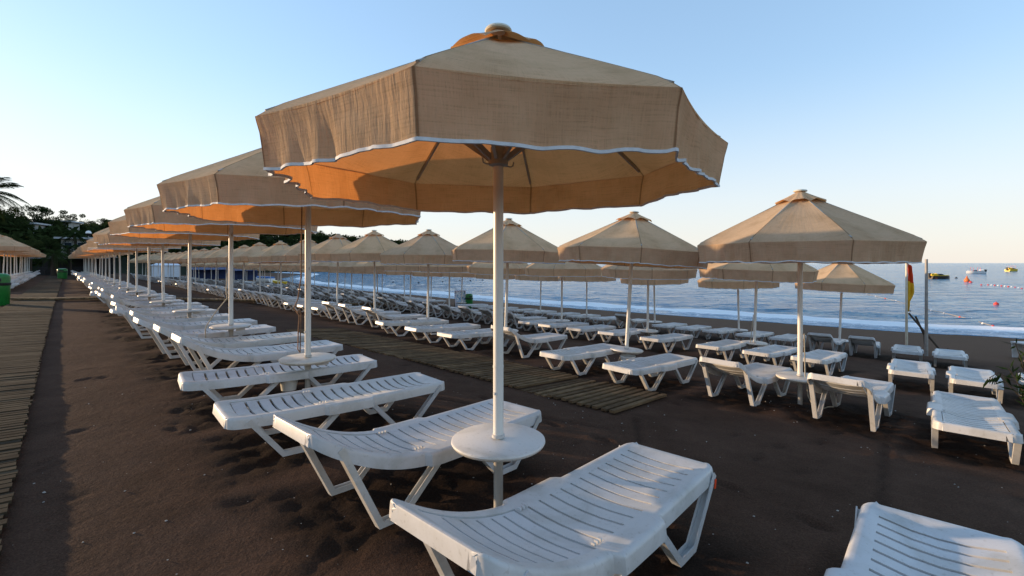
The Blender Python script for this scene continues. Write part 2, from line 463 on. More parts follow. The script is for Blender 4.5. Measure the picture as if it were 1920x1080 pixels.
def place_lounger(ty, n, t, yaw, label, group, dz=0):
    if group == G1: n -= .05
    x, y = W(n, t); far = math.hypot(x, y) > 26
    if far:
        o = link('sun_lounger', farA if ty == 'A' else farB)
    else:
        src = protoA if ty == 'A' else protoB
        if used[ty]: o = copy_tree(src)
        else: o = src; used[ty] = True
    o.location = (x, y, gz(n, t)-.012+dz)
    sl = (gz(n+.5, t)-gz(n-.5, t))
    o.rotation_euler = (R(random.uniform(-.6, .6)), -math.atan(sl)*.6, R(yaw))
    if group != G1: o.scale = (.94, .94, .97)
    assert 4 <= len(label.split()) <= 16, label
    tag(o, label, 'sun lounger', group); lounger_spots.append((n, t)); return o

rnd = random.Random(3)
G1 = 'loungers in the row beside the boardwalk'; G2 = 'loungers in the second row'; G3 = 'loungers in the third row'; G4 = 'loungers in the row nearest the sea'; G0 = 'loungers on the far side of the boardwalk'
shape = {'A': 'curved white sun lounger with raised head', 'B': 'flat white sun lounger'}
row1 = [('A',2.02,1.52,47,'curved white slatted sun lounger nearest the camera, in front of the nearest parasol table'),
        ('A',2.02,2.98,47,'curved white slatted sun lounger just behind the nearest parasol table'),
        ('B',1.98,4.40,41,'flat white lounger with its head end left of the second parasol pole'),
        ('B',1.93,5.78,38,'flat white slatted sun lounger behind the white bucket, under the second parasol'),
        ('A',2.05,7.00,45,'curved white sun lounger directly behind the second parasol table'),
        ('A',2.0,8.15,44,'curved white sun lounger in front of the third parasol pole'),
        ('A',1.9,9.5,45,'curved white sun lounger just beyond the third parasol pole'),
        ('B',2.27,.16,49,'white slatted sun lounger cut off by the bottom right corner')]
for a in row1: place_lounger(*a, G1)
t = 10.85; k = 8
while t < 78:
    ty = 'A' if rnd.random() < .8 else 'B'
    lab = (shape[ty]+', '+ORD[k-1]+' back beside the boardwalk') if k <= 14 else 'white sun lounger in the crowded far end of the row beside the boardwalk'
    place_lounger(ty, 1.95+rnd.uniform(-.12,.12), t, 44+rnd.uniform(-4,4), lab, G1)
    t += 1.42+rnd.uniform(-.1,.1); k += 1
row2 = [('B',7.15,-1.05,48,'flat white sun lounger cut by the right edge beside the wide lounger'),
        ('B',7.15,.31,49,'wide flat white sun lounger seen end on, right of the second row parasols'),
        ('A',7.32,1.38,44,'raised white sun lounger seen from behind, right of the nearest second row table'),
        ('A',7.32,2.66,41,'raised white sun lounger seen from behind, left of the nearest second row table'),
        ('B',6.85,3.95,41,'flat white sun lounger beyond the end of the wooden walkway'),
        ('B',6.85,5.28,44,'flat white sun lounger beside the slatted walkway, left of the leaning parasol pole'),
        ('A',7.25,7.05,46,'raised white sun lounger right behind the nearest parasol pole'),
        ('B',6.8,8.28,46,'flat white sun lounger just left of the nearest parasol pole, second row'),
        ('B',6.75,9.5,43,'flat white sun lounger, second left of the nearest parasol pole, second row'),
        ('B',6.75,10.9,38,'flat white sun lounger, third left of the nearest parasol pole, second row')]
for a in row2: place_lounger(*a, G2)
t = 12.6; k = 1
while t < 76:
    ty = 'B' if k in (4, 5) or rnd.random() < .1 else 'A'
    lab = (shape[ty]+', '+ORD[k-1]+' right of the second parasol pole going back, second row') if False else None
    lab = ('%s, %s beyond three flat ones, second row' % (shape[ty], ORD[k-1])) if k <= 9 else 'white sun lounger in the crowded far stretch of the second row'
    place_lounger(ty, 7.1+rnd.uniform(-.12,.12), t, 44+rnd.uniform(-4,4), lab, G2)
    t += 1.3+rnd.uniform(-.07,.07); k += 1
row3 = [('B',11.7,-.45,48,'flat white sun lounger half hidden by the leafy plant at the right edge'),
        ('B',11.4,.45,48,'flat white sun lounger with a dry stem arching over it'),
        ('B',11.6,1.3,50,'flat white lounger seen end on, two left of the dry stem'),
        ('B',11.7,2.8,43,'flat white lounger right of the rust marked pole, third row'),
        ('B',11.65,3.72,42,'flat white lounger left of the rust marked pole, third row'),
        ('B',11.65,4.8,45,'flat white sun lounger left of the nearest third row pole'),
        ('B',11.7,6.3,44,'flat white sun lounger right of the leaning parasol table, third row'),
        ('B',11.85,7.75,46,'flat white sun lounger behind the leaning parasol table, third row'),
        ('B',11.8,8.85,46,'flat white sun lounger left of the leaning parasol table, third row'),
        ('B',11.8,9.95,42,'flat white sun lounger, second left of the leaning parasol table, third row'),
        ('B',11.9,11.0,46,'flat white sun lounger, third left of the leaning parasol table, third row'),
        ('A',12.3,12.3,40,'raised white sun lounger right of the nearest parasol pole, third row'),
        ('A',12.3,13.5,42,'raised white sun lounger behind the nearest parasol pole, third row')]
for a in row3: place_lounger(*a, G3)
t = 14.7; k = 1
while t < 76:
    ty = 'B' if rnd.random() < .18 else 'A'
    lab = ('%s, %s beyond the nearest pole, third row' % (shape[ty], ORD[k-1])) if k <= 7 else 'white sun lounger in the crowded far stretch of the third row'
    place_lounger(ty, 12.1+rnd.uniform(-.15,.15), t, 44+rnd.uniform(-5,5), lab, G3)
    t += 1.3+rnd.uniform(-.07,.07); k += 1
row4 = [('B',16.9,1.1,48,'flat white sun lounger right of the bare grey pole'),
        ('B',17.0,1.98,50,'flat white sun lounger left of the bare grey pole, below the flag'),
        ('A',17.3,2.98,48,'raised white lounger seen from behind, right of the rightmost shore parasol'),
        ('A',16.9,3.85,44,'raised white lounger seen from behind, left of the rightmost shore parasol'),
        ('B',17.0,4.95,44,'flat white sun lounger beside the third row pole, shore row'),
        ('B',17.0,5.95,43,'flat white sun lounger below the smallest tabled shore parasol'),
        ('B',17.1,7.1,42,'flat white sun lounger left of the smallest tabled shore parasol'),
        ('B',17.0,8.1,45,'flat white sun lounger, second left of the smallest tabled shore parasol'),
        ('B',17.1,9.1,46,'flat white sun lounger, third left of the smallest tabled shore parasol'),
        ('A',17.5,11.0,44,'raised white lounger seen from behind, left of the leaning pole, shore row'),
        ('B',17.5,12.3,42,'flat white sun lounger next beyond the raised one, shore row'),
        ('B',17.4,13.5,44,'flat white sun lounger, second beyond the raised one, shore row'),
        ('B',17.4,14.7,44,'flat white sun lounger, third beyond the raised one, shore row')]
for a in row4: place_lounger(*a, G4)
t = 16.; k = 1
while t < 72:
    ty = 'B' if k < 6 or rnd.random() < .2 else 'A'
    lab = ('%s, %s left of the green bin side stretch, shore row' % (shape[ty], ORD[k-1])) if False else None
    lab = ('%s, %s left of the nearest pole, shore row' % (shape[ty], ORD[k-1])) if k <= 5 else 'white sun lounger in the crowded far stretch of the shore row'
    if abs(t-23.5) > 1.0:
        place_lounger(ty, 17.2+rnd.uniform(-.15,.15), t, 44+rnd.uniform(-5,5), lab, G4); k += 1
    t += 1.35+rnd.uniform(-.07,.07)
t = 36.
while t < 76:
    place_lounger('A' if rnd.random() < .4 else 'B', -2.55+rnd.uniform(-.1,.1), t, 224+rnd.uniform(-3,3), 'white sun lounger under the grey parasols left of the boardwalk', G0)
    t += 1.5

# ------------------------------------------------------------------ parasol
RC = 1.376; NP = 8
def canopy_mesh(seed, rise, zE, far=False):
    """returns meshes: canopy, valance, trim, vent"""
    rs = random.Random(seed); off = Vector((seed*13.1, seed*7.7, 0))
    na = 12 if not far else 4; nr = 20 if not far else 4
    tot = NP*na
    def rim(k, frac=0):          # straight eave between rib tips
        i = k // na; f = (k % na)/na
        a0 = 2*PI*i/NP; a1 = 2*PI*(i+1)/NP
        return Vector((math.cos(a0)*(1-f)+math.cos(a1)*f, math.sin(a0)*(1-f)+math.sin(a1)*f, 0)), f, i
    c = MB(); uvs = []
    vs = []
    for j in range(nr+1):
        q = .10 + .90*j/nr
        for k in range(tot):
            p, f, i = rim(k)
            sagp = 4*f*(1-f)
            z = zE + rise*(1-q)*(.97+.03*q) - .028*sagp*q*(1.15-q)*2.2
            z += .010*noise.noise(Vector((p.x*q*4, p.y*q*4, 0))+off)*sagp - .022*max(0, (q-.90)/.10)**2
            vs.append(Vector((p.x*RC*q, p.y*RC*q, z)) - (p*RC*.022*sagp*(q**6)))
    fs = [(j*tot+k, j*tot+(k+1) % tot, (j+1)*tot+(k+1) % tot, (j+1)*tot+k) for j in range(nr) for k in range(tot)]
    c.add(vs, fs)
    def uvmap(me, fn):
        uv = me.uv_layers.new(name='UVMap')
        for p in me.polygons:
            ks = [fn(me.vertices[v].co) for v in p.vertices]
            base = ks[0][0]
            for li, q in zip(p.loop_indices, ks):
                u = q[0]
                if u-base > 3: u -= 2*PI*RC
                if base-u > 3: u += 2*PI*RC
                uv.data[li].uv = (u+20*2*PI*RC/8, q[1])
    m_c = c.mesh('canopy', M_canvas, 50 if not far else 20)
    if not far: m_c.shade_smooth(); m_c.set_sharp_from_angle(angle=R(14))
    uvmap(m_c, lambda co: (math.atan2(co.y, co.x)*RC, math.hypot(co.x, co.y)))
    # valance: hangs from the eave, pinched in under the rib tips, puckered
    nv = 34 if not far else 4; nd = 10 if not far else 2
    tot = NP*nv; vs = []; drop = .268
    ph = [rs.uniform(0, 6) for _ in range(NP)]; amp = [rs.choice((.5, .8, 1.2, 1.7)) for _ in range(NP)]
    scal = [rs.uniform(-.006, .012) for _ in range(NP)]
    def vpt(j, k):
        q = j/nd; i = k//nv; f = (k % nv)/nv
        a0 = 2*PI*i/NP; a1 = 2*PI*(i+1)/NP
        p = Vector((math.cos(a0)*(1-f)+math.cos(a1)*f, math.sin(a0)*(1-f)+math.sin(a1)*f, 0))
        sagp = 4*f*(1-f)
        r = RC*(1 - .022*sagp)*(1-.034*q**.7) + .004*math.sin(PI*min(1, q*4))
        a = 2*PI*(i+f)/NP
        nzz = noise.noise(Vector((a*9.5, q*.7, seed*5.0))) + .6*noise.noise(Vector((a*23, q*1.1, seed*9.0)))
        am = amp[i]*(1-f)+amp[(i+1) % NP]*f
        w = (.026*nzz*am + .006*math.sin(a*38+ph[i])*am + .012*am*noise.noise(Vector((a*42, q*.6, seed*2.0))))*(q**.8)*min(1, .35+sagp)
        w += .012*q*sagp
        z = zE - .020 - (drop-.020)*q + .010*noise.noise(Vector((a*5, seed*3., 1)))*q + scal[i]*sagp*q
        z += .003*math.sin(a*30+ph[i])*am*q
        return Vector((p.x*(r+w), p.y*(r+w), z))
    for j in range(nd+1):
        for k in range(tot): vs.append(vpt(j, k))
    fs = [(j*tot+k, (j+1)*tot+k, (j+1)*tot+(k+1) % tot, j*tot+(k+1) % tot) for j in range(nd) for k in range(tot)]
    v = MB(); v.add(vs, fs); m_v = v.mesh('valance', M_canvas, 60)
    uvmap(m_v, lambda co: (math.atan2(co.y, co.x)*RC, co.z))
    # binding tape around the hem
    b = MB(); vs = []
    for j in range(4):
        for k in range(tot):
            p = vs0 = vpt(nd, k); o = Vector((p.x, p.y, 0)).normalized()
            d = ((.005,.009),(.006,-.005),(-.003,-.006),(-.005,.009))[j]
            vs.append(p+o*d[0]+Vector((0,0,d[1])))
    fs = [(j*tot+k, j*tot+(k+1) % tot, ((j+1) % 4)*tot+(k+1) % tot, ((j+1) % 4)*tot+k) for j in range(4) for k in range(tot)]
    b.add(vs, fs); m_t = b.mesh('hem_tape', M_trim, 50)
    # wind vent: scalloped little roof over the top opening
    nv2 = 12 if not far else 4; tot = NP*nv2; vs = []; nr2 = 6 if not far else 2
    for j in range(nr2+1):
        q = .03 + (.24-.03)*j/nr2; s = j/nr2
        for k in range(tot):
            i = k//nv2; f = (k % nv2)/nv2; a0 = 2*PI*i/NP; a1 = 2*PI*(i+1)/NP
            p = Vector((math.cos(a0)*(1-f)+math.cos(a1)*f, math.sin(a0)*(1-f)+math.sin(a1)*f, 0)); sagp = 4*f*(1-f)
            lift = (.002+.040*sagp)*s**1.6 + .012*noise.noise(Vector((i*2.3+f*3, seed*4., 0)))*s*sagp
            z = zE + rise*(1-q) + .006 + .022*(1-s) + lift
            vs.append((p.x*RC*q, p.y*RC*q, z))
    fs = [(j*tot+k, j*tot+(k+1) % tot, (j+1)*tot+(k+1) % tot, (j+1)*tot+k) for j in range(nr2) for k in range(tot)]
    b = MB(); b.add(vs, fs); m_w = b.mesh('vent_flap', M_canvas, 40)
    uvmap(m_w, lambda co: (math.atan2(co.y, co.x)*RC, math.hypot(co.x, co.y)))
    return m_c, m_v, m_t, m_w
ZT = .49
def cyl(b, r, z0, z1, seg=18): b.lathe([(r, z0), (r, z1)], seg)
def make_parasol(seed, rise, zE):
    root = empty('beach_parasol')
    top = zE+rise
    b = MB(); b.lathe([(.033, ZT+.012), (.033, .95), (.0345, .951), (.0345, .965), (.0325, .967), (.0325, zE-.10), (.024, zE-.09), (.024, top-.03)], 20)
    pole = b.obj('pole', M_pole, root, 40)
    b = MB(); b.box((-.034,-.012,ZT+.30), (.016,.016,.016)); b.obj('locking_pin', M_plastic, pole)
    b = MB(); b.lathe([(.036,ZT+.016),(.042,ZT+.018),(.042,ZT+.034),(.035,ZT+.036)], 16); b.obj('collar', M_plastic, pole, 40)
    b = MB(); b.lathe([(.028, top+.002), (.082, top+.004), (.088, top+.012), (.080, top+.026), (.04, top+.034), (.002, top+.036)], 20); b.obj('finial', M_cap, pole, 50)
    b = MB(); b.lathe([(.030, -.35), (.030, ZT-.14), (.036, ZT-.10), (.043, ZT-.03), (.043, ZT-.022)], 18); b.obj('ground_sleeve', M_sleeve, root, 40)
    b = MB(); b.lathe([(.05, -.03), (.22, -.026), (.278, -.022), (.292, -.012), (.300, .002), (.298, .012), (.288, .018), (.0345, .0165)], 56, (0,0,ZT-.008))
    tb = b.obj('table_top', M_table, root, 35)
    b = MB(); b.box((.13, -.10, ZT-.058), (.13,.05,.035)); b.obj('bracket', M_plastic, tb)
    mc, mv, mt, mw = canopy_mesh(seed, rise, zE)
    can = link('canopy', mc, root); link('valance', mv, can); link('hem_tape', mt, can); link('vent_flap', mw, can)
    zh = zE-.075
    b = MB(); b.lathe([(.036, zh-.03), (.062, zh-.02), (.064, zh+.035), (.05, zh+.06), (.05, zh+.09), (.036, zh+.10)], 24)
    hub = b.obj('hub', M_metal, root, 40)
    for s in (-1, 1):
        b = MB(); b.tube([(s*.05, .0, zh-.02), (s*.095, 0, zh-.022), (s*.112, 0, zh-.015), (s*.118, 0, zh+.012)], .0045, 6); b.obj('hook', M_metal, hub)
    for i in range(NP):
        a = 2*PI*i/NP; ca, sa = math.cos(a), math.sin(a)
        rot = Matrix.Rotation(a, 3, 'Z')
        b = MB(); r0, r1 = .05, RC*.965
        z0 = zE+rise*(1-r0/RC)-.022; z1 = zE+rise*(1-r1/RC)-.018
        L = math.hypot(r1-r0, z1-z0); tilt = math.atan2(z1-z0, r1-r0)
        b.box(rot @ Vector(((r0+r1)/2, 0, (z0+z1)/2)), (L, .016, .024), rot @ Matrix.Rotation(-tilt, 3, 'Y'))
        rib = b.obj('rib', M_metal, root)
        b = MB(); r0, r1 = .055, .64; z0 = zh+.02; z1 = zE+rise*(1-r1/RC)-.035
        L = math.hypot(r1-r0, z1-z0); tilt = math.atan2(z1-z0, r1-r0)
        b.box(rot @ Vector(((r0+r1)/2, 0, (z0+z1)/2)), (L, .020, .034), rot @ Matrix.Rotation(-tilt, 3, 'Y'))
        b.obj('strut', M_metal, rib)
    return root
def make_far_parasol(seed, rise, zE):
    root = empty('beach_parasol'); top = zE+rise
    b = MB(); b.lathe([(.030, -.35), (.030, ZT), (.033, ZT+.01), (.033, top)], 10); b.obj('pole', M_pole, root, 40)
    b = MB(); b.lathe([(.05, -.03), (.285, -.022), (.30, 0), (.29, .015), (.03, .016)], 20, (0,0,ZT-.008)); b.obj('table_top', M_table, root, 35)
    mc, mv, mt, mw = canopy_mesh(seed, rise, zE, True)
    can = link('canopy', mc, root); link('valance', mv, can); link('vent_flap', mw, can)
    return root
main = make_parasol(1, .75, 2.34)
protos = [make_parasol(2, .72, 2.34), make_parasol(3, .70, 2.33), make_parasol(4, .74, 2.35), make_parasol(8, .71, 2.31), make_parasol(9, .73, 2.36)]
fars = [make_far_parasol(5, .72, 2.34), make_far_parasol(6, .72, 2.34)]
pused = set(); pole_spots = []
def place_parasol(n, t, label, group, idx, sink=0, th=None, lean=(0,0), root=None):
    x, y = W(n, t); far = math.hypot(x, y) > 27
    if root is None:
        lst = fars if far else protos; src = lst[idx % len(lst)]
        if src.name in pused: root = copy_tree(src)
        else: root = src; pused.add(src.name)
    root.location = (x, y, gz(n, t)-sink)
    th = (32+rp.uniform(-5, 5)) if th is None else th
    root.rotation_euler = (R(lean[0]), R(lean[1]), 0)
    root.rotation_euler = (Matrix.Rotation(R(lean[1]), 3, 'Y') @ Matrix.Rotation(R(lean[0]), 3, 'X') @ Matrix.Rotation(R(th), 3, 'Z')).to_euler()
    root.scale = (1, 1, rp.uniform(.98, 1.02)) if n > 3 or t > 14 else (1, 1, 1)
    tag(root, label, 'parasol', group); pole_spots.append((n, t)); return root
rp = random.Random(11)
PG1 = 'parasols in the row beside the boardwalk'; PG2 = 'parasols in the second row'; PG3 = 'parasols in the third row'; PG4 = 'parasols in the row nearest the sea'; PG0 = 'parasols left of the boardwalk'
FK = (2*960/1920)
def tt(u, n):
    k = (u-960)/890; return n*(-k*SA+CA)/(k*CA+SA)
place_parasol(2.03, 2.26, 'largest beige canvas parasol in the foreground with a round white table', PG1, 0, th=33.9, root=main)
r1 = [577, 433, 355, 307, 280]
lab1 = ['second largest beige parasol, with a brown rope on its pole', 'third beige parasol in the row beside the boardwalk, cord looped to its table', 'fourth beige parasol back in the row beside the boardwalk', 'fifth beige parasol back in the row beside the boardwalk', 'sixth beige parasol back in the row beside the boardwalk']
for i, u in enumerate(r1): place_parasol(2.03, tt(u, 2.03), lab1[i], PG1, i, lean=(rp.uniform(-1,1), rp.uniform(-.6,.6)))
t = tt(280, 2.03)+3.3; k = 7
while t < 78:
    lab = ORD[k-1]+' beige parasol back in the row beside the boardwalk' if k <= 9 else 'beige parasol in the overlapping far end of the row beside the boardwalk'
    place_parasol(2.03, t, lab, PG1, k, lean=(rp.uniform(-1.6,1.6), rp.uniform(-1.8,1.8))); t += 3.3; k += 1
n2 = 7.5
lab2 = ['large beige parasol at right with rust marks on its white pole', 'beige parasol on a leaning white pole, peak against the sky right of centre', 'beige parasol just behind the nearest pole, its canopy crossing it',
        'beige parasol first left of the nearest pole in the second row', 'beige parasol second left of the nearest pole in the second row', 'beige parasol third left of the nearest pole in the second row',
        'beige parasol behind the pole of the second largest parasol', 'beige parasol left of the second largest parasol pole, peak against dark hill']
for i, u in enumerate([1500, 1172, 947, 802, 703, 632, 576]):
    place_parasol(n2, tt(u, n2), lab2[i], PG2, i, sink=.12, lean=(rp.uniform(-1,1), (.2, 3.4, 1.6, .5, -.4, .6, .3)[i]))
t = tt(576, n2)+3.2; k = 8
while t < 78:
    lab = lab2[7] if k == 9 else ('beige parasol in the second row, hidden behind a foreground pole at left' if k == 8 else 'beige parasol in the far run of overlapping second row canopies')
    place_parasol(n2, t, lab, PG2, k, sink=.12, lean=(rp.uniform(-1.6,1.6), rp.uniform(-1.8,1.8))); t += 3.25; k += 1
n3 = 12.6
lab3 = ['beige parasol just behind the large right one, a cord and bowl on its pole', 'beige parasol tucked behind the leaning one in the third row', 'beige parasol between the nearest pole and the leaning one, third row', 'beige parasol partly behind the nearest pole, third row']
for i, u in enumerate([1413, 1214, 1053, 935]):
    place_parasol(n3, tt(u, n3), lab3[i], PG3, i+1, sink=.12, lean=(rp.uniform(-1.6,1.6), rp.uniform(-1.8,1.8)))
t = tt(935, n3)+3.3; k = 5
while t < 76:
    lab = ('%s parasol in the third row, counted from the right' % ORD[k-1]) if k <= 8 else 'beige parasol in the far run of third row canopies'
    place_parasol(n3, t, lab, PG3, k, sink=.12, lean=(rp.uniform(-1.6,1.6), rp.uniform(-1.8,1.8))); t += 3.3; k += 1
n4 = 17.8
lab4 = ['rightmost beige parasol of the shore row, whole canopy against the sea', 'small beige parasol low against the sea, left of the rightmost shore one', 'shore row beige parasol seen under the leaning one', 'shore row beige parasol, fourth from the right', 'shore row beige parasol, fifth from the right']
for i, u in enumerate([1573, 1386, 1228, 1100, 1013]):
    place_parasol(n4, tt(u, n4), lab4[i], PG4, i+2, sink=.14, lean=(rp.uniform(-1.6,1.6), rp.uniform(-1.8,1.8)))
t = tt(1013, n4)+3.3; k = 6
while t < 72:
    lab = ('shore row beige parasol, %s from the right' % ORD[k-1]) if k <= 9 else 'beige parasol in the far run of shore row canopies'
    place_parasol(n4, t, lab, PG4, k, sink=.14, lean=(rp.uniform(-1.6,1.6), rp.uniform(-1.8,1.8))); t += 3.3; k += 1
t = 38.2
while t < 76:
    place_parasol(-2.5, t, 'greyish parasol in the shaded row left of the boardwalk', PG0, rp.randint(0, 1), lean=(rp.uniform(-1.6,1.6), rp.uniform(-1.8,1.8))); t += 3.3
for o in protos+fars:
    if o.name not in pused: print('UNUSED', o.name)

# ------------------------------------------------------------------ ground
def steps(*segs):
    out = []
    for a, b, d in segs:
        m = max(1, round((b-a)/d)); out += [a+(b-a)*i/m for i in range(m)]
    out.append(segs[-1][1]); return out
ns_ = steps((-260,-40,30), (-40,-12,4), (-12,-3,.6), (-3,-.6,.15), (-.6,8.6,.045), (8.6,20,.16), (20,33,.35), (33,60,3))
ts_ = steps((-40,-6,4), (-6,-.6,.3), (-.6,9.5,.05), (9.5,20,.14), (20,40,.5), (40,120,2.5), (120,320,20))
spots = [(n, t, .95, .5) for n, t in lounger_spots] ; psp = [(n, t) for n, t in pole_spots]
cell = {}
for n, t in lounger_spots: cell.setdefault((int(n//2), int(t//2)), []).append((n, t, 0))
for n, t in pole_spots: cell.setdefault((int(n//2), int(t//2)), []).append((n, t, 1))
rf = random.Random(5)
prints = []
for _ in range(70):
    n = rf.uniform(-.2, 8.8); t = rf.uniform(-.5, 10)
    if abs(n-2.0) < 1.0 and rf.random() < .6: continue
    prints.append((n, t, rf.uniform(0, PI), rf.uniform(.09,.15), rf.uniform(.045,.065), rf.uniform(.006,.018)))
for q in range(7):      # two people's tracks across the sand
    prints.append((3.6+.10*(q % 2)+.05*q, .9+.62*q, PI/2+rf.uniform(-.2,.2), .13, .055, .030))
    prints.append((4.6+.55*q, 1.6+.1*(q % 2)-.12*q, rf.uniform(-.2,.2), .13, .055, .028))
FUR = [((4.1,2.5),(4.75,2.95)), ((3.9,.6),(6.2,.9)), ((4.2,2.9),(3.1,5.5))]
pcell = {}
for p in prints:
    for di in (-1,0,1):
        for dj in (-1,0,1): pcell.setdefault((int(p[0]//.5)+di, int(p[1]//.5)+dj), []).append(p)
gv = []; churn = []; wet = []; dry = []
for t in ts_:
    for n in ns_:
        x, y = W(n, t); z = gz(n, t); c = 0.
        near = -6 < n < 33 and -6 < t < 45
        if near:
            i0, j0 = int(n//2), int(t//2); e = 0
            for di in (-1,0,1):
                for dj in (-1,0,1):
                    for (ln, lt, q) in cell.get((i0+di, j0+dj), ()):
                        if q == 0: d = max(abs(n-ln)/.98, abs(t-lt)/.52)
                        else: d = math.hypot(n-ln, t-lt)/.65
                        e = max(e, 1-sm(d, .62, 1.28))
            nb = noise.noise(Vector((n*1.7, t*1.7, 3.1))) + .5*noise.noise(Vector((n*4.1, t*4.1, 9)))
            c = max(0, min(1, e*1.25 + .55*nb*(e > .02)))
            lump = noise.noise(Vector((n*5.5, t*5.5, 0))) + .5*noise.noise(Vector((n*12, t*12, 4))) + .3*noise.noise(Vector((n*25, t*25, 8)))
            z += .026*c*lump - .012*c
            z += .010*noise.noise(Vector((n*1.1, t*1.1, 7))) + .003*noise.noise(Vector((n*6, t*6, 2)))
            for (pn, pt, a, l, w, dep) in pcell.get((int(n//.5), int(t//.5)), ()):
                dn, dt = n-pn, t-pt
                u = (dn*math.cos(a)+dt*math.sin(a))/l; v = (-dn*math.sin(a)+dt*math.cos(a))/w
                r2 = u*u+v*v
                if r2 < 4: z += dep*(-math.exp(-r2*1.6) + .45*math.exp(-(math.sqrt(r2)-1.35)**2*9)); c = max(c, .4*math.exp(-r2*1.2))
            if 0 < n < 8 and 0 < t < 8:
                for (an, at_), (bn, bt) in FUR:
                    ux, uy = bn-an, bt-at_; L2 = ux*ux+uy*uy; q = max(0, min(1, ((n-an)*ux+(t-at_)*uy)/L2))
                    d = math.hypot(n-an-q*ux, t-at_-q*uy) + .02*noise.noise(Vector((n*3, t*3, 5)))
                    if d < .16: z += -.012*math.exp(-(d/.035)**2) + .009*math.exp(-((d-.075)/.03)**2); c = max(c, .45*math.exp(-(d/.04)**2))
            if n > 9: z += .012*noise.noise(Vector((n*2.2, t*2.2, 1)))*(1-sm(n, shore(t)-2.5, shore(t)-.5))
        s = shore(t)
        if n < 2 and t > 100: pass
        gv.append((x, y, z)); churn.append(c)
        wet.append(sm(n + .5*noise.noise(Vector((t*.25, 0, 5))), s-1.3, s-.7)); dry.append(sm(n, 18.2, 20.5)*(1-sm(n, s-2, s-1)))
nn_ = len(ns_)
gf = [(j*nn_+i, j*nn_+i+1, (j+1)*nn_+i+1, (j+1)*nn_+i) for j in range(len(ts_)-1) for i in range(nn_-1)]
me = D.meshes.new('beach_sand'); me.from_pydata(gv, [], gf); me.materials.append(M_sand); me.shade_smooth()
set_attr(me, 'churn', churn); set_attr(me, 'wet', wet); set_attr(me, 'dry', dry)
kind(link('beach_sand', me), 'structure')

# pebbles and shell grit lying on the sand
def pebbles():
    b = MB(); r = random.Random(9)
    for _ in range(520):
        n = r.uniform(-.4, 8.5); t = r.uniform(-.5, 8); s = r.choice((.003,.004,.004,.006,.009)) * (1.6 if r.random() < .06 else 1)
        p = P3(n, t, s*.5); vs = []
        for q in ((1,0,0),(-1,0,0),(0,1,0),(0,-1,0),(0,0,.6),(0,0,-.6)):
            vs.append(p+Vector(q)*s*r.uniform(.7,1.3))
        b.add(vs, [(0,2,4),(2,1,4),(1,3,4),(3,0,4),(2,0,5),(1,2,5),(3,1,5),(0,3,5)])
    kind(b.obj('pebbles', M_pebble, None, 60), 'stuff')
pebbles()

# boardwalk and walkways (paths laid on the sand)
def slat_path(name, pts, width, pitch, slat, thick, m, lift, runners=True, skip=0, jit=.01, sink=None):
    b = MB(); tone = []; r = random.Random(len(name)); 
    for seg in range(len(pts)-1):
        (n0, t0), (n1, t1) = pts[seg], pts[seg+1]
        L = math.hypot(n1-n0, t1-t0); m_ = int(L/pitch); ux, uy = (n1-n0)/L, (t1-t0)/L
        ang = math.atan2(SA*ux+CA*uy, CA*ux-SA*uy)
        for i in range(m_):
            if r.random() < skip: continue
            s = i*pitch; n = n0+ux*s; t = t0+uy*s
            dz = sink(s/L, r) if sink else 0
            p = P3(n, t, lift+dz+r.uniform(-.003,.003))
            sl = (gz(n+ -uy*.5, t+ux*.5)-gz(n+uy*.5, t-ux*.5))
            rot = Matrix.Rotation(ang+r.uniform(-jit,jit), 3, 'Z') @ Matrix.Rotation(math.atan(sl)+r.uniform(-.004,.004), 3, 'X')
            k = len(b.v); b.box(p, (slat*r.uniform(.93,1.05), width+r.uniform(-.03,.03), thick), rot)
            tone += [r.random()]*(len(b.v)-k)
        if runners:
            for side in (-.38, .38):
                q = []
                for i in range(int(L/1.0)+1):
                    s = min(L, i*1.0); n = n0+ux*s-uy*side*width; t = t0+uy*s+ux*side*width
                    q.append(P3(n, t, lift-thick/2-.022))
                k = len(b.v); b.tube(q, .02, 4); tone += [.2]*(len(b.v)-k)
    o = b.obj(name, m); set_attr(o.data, 'tone', tone); return kind(o, 'structure')
slat_path('boardwalk', [(-.85,1.5),(-.78,20)], 1.2, .088, .070, .024, M_board, .045)
slat_path('boardwalk', [(-.78,20),(-.35,74)], 1.2, .20, .17, .024, M_board, .045, False)
slat_path('wooden_walkway', [(5.40,3.28),(4.75,12.6)], 1.45, .115, .070, .030, M_walk, .030, True, .02, .02, lambda q, r: (-.024-.012*r.random() if .10 < q < .16 else 0) - (.010+.02*q if q > .45 else 0))
slat_path('cross_walkway', [(-1.3,26.8),(3.0,24.9),(12,23.9),(17,23.4)], .55, .16, .14, .05, M_beam, .11)

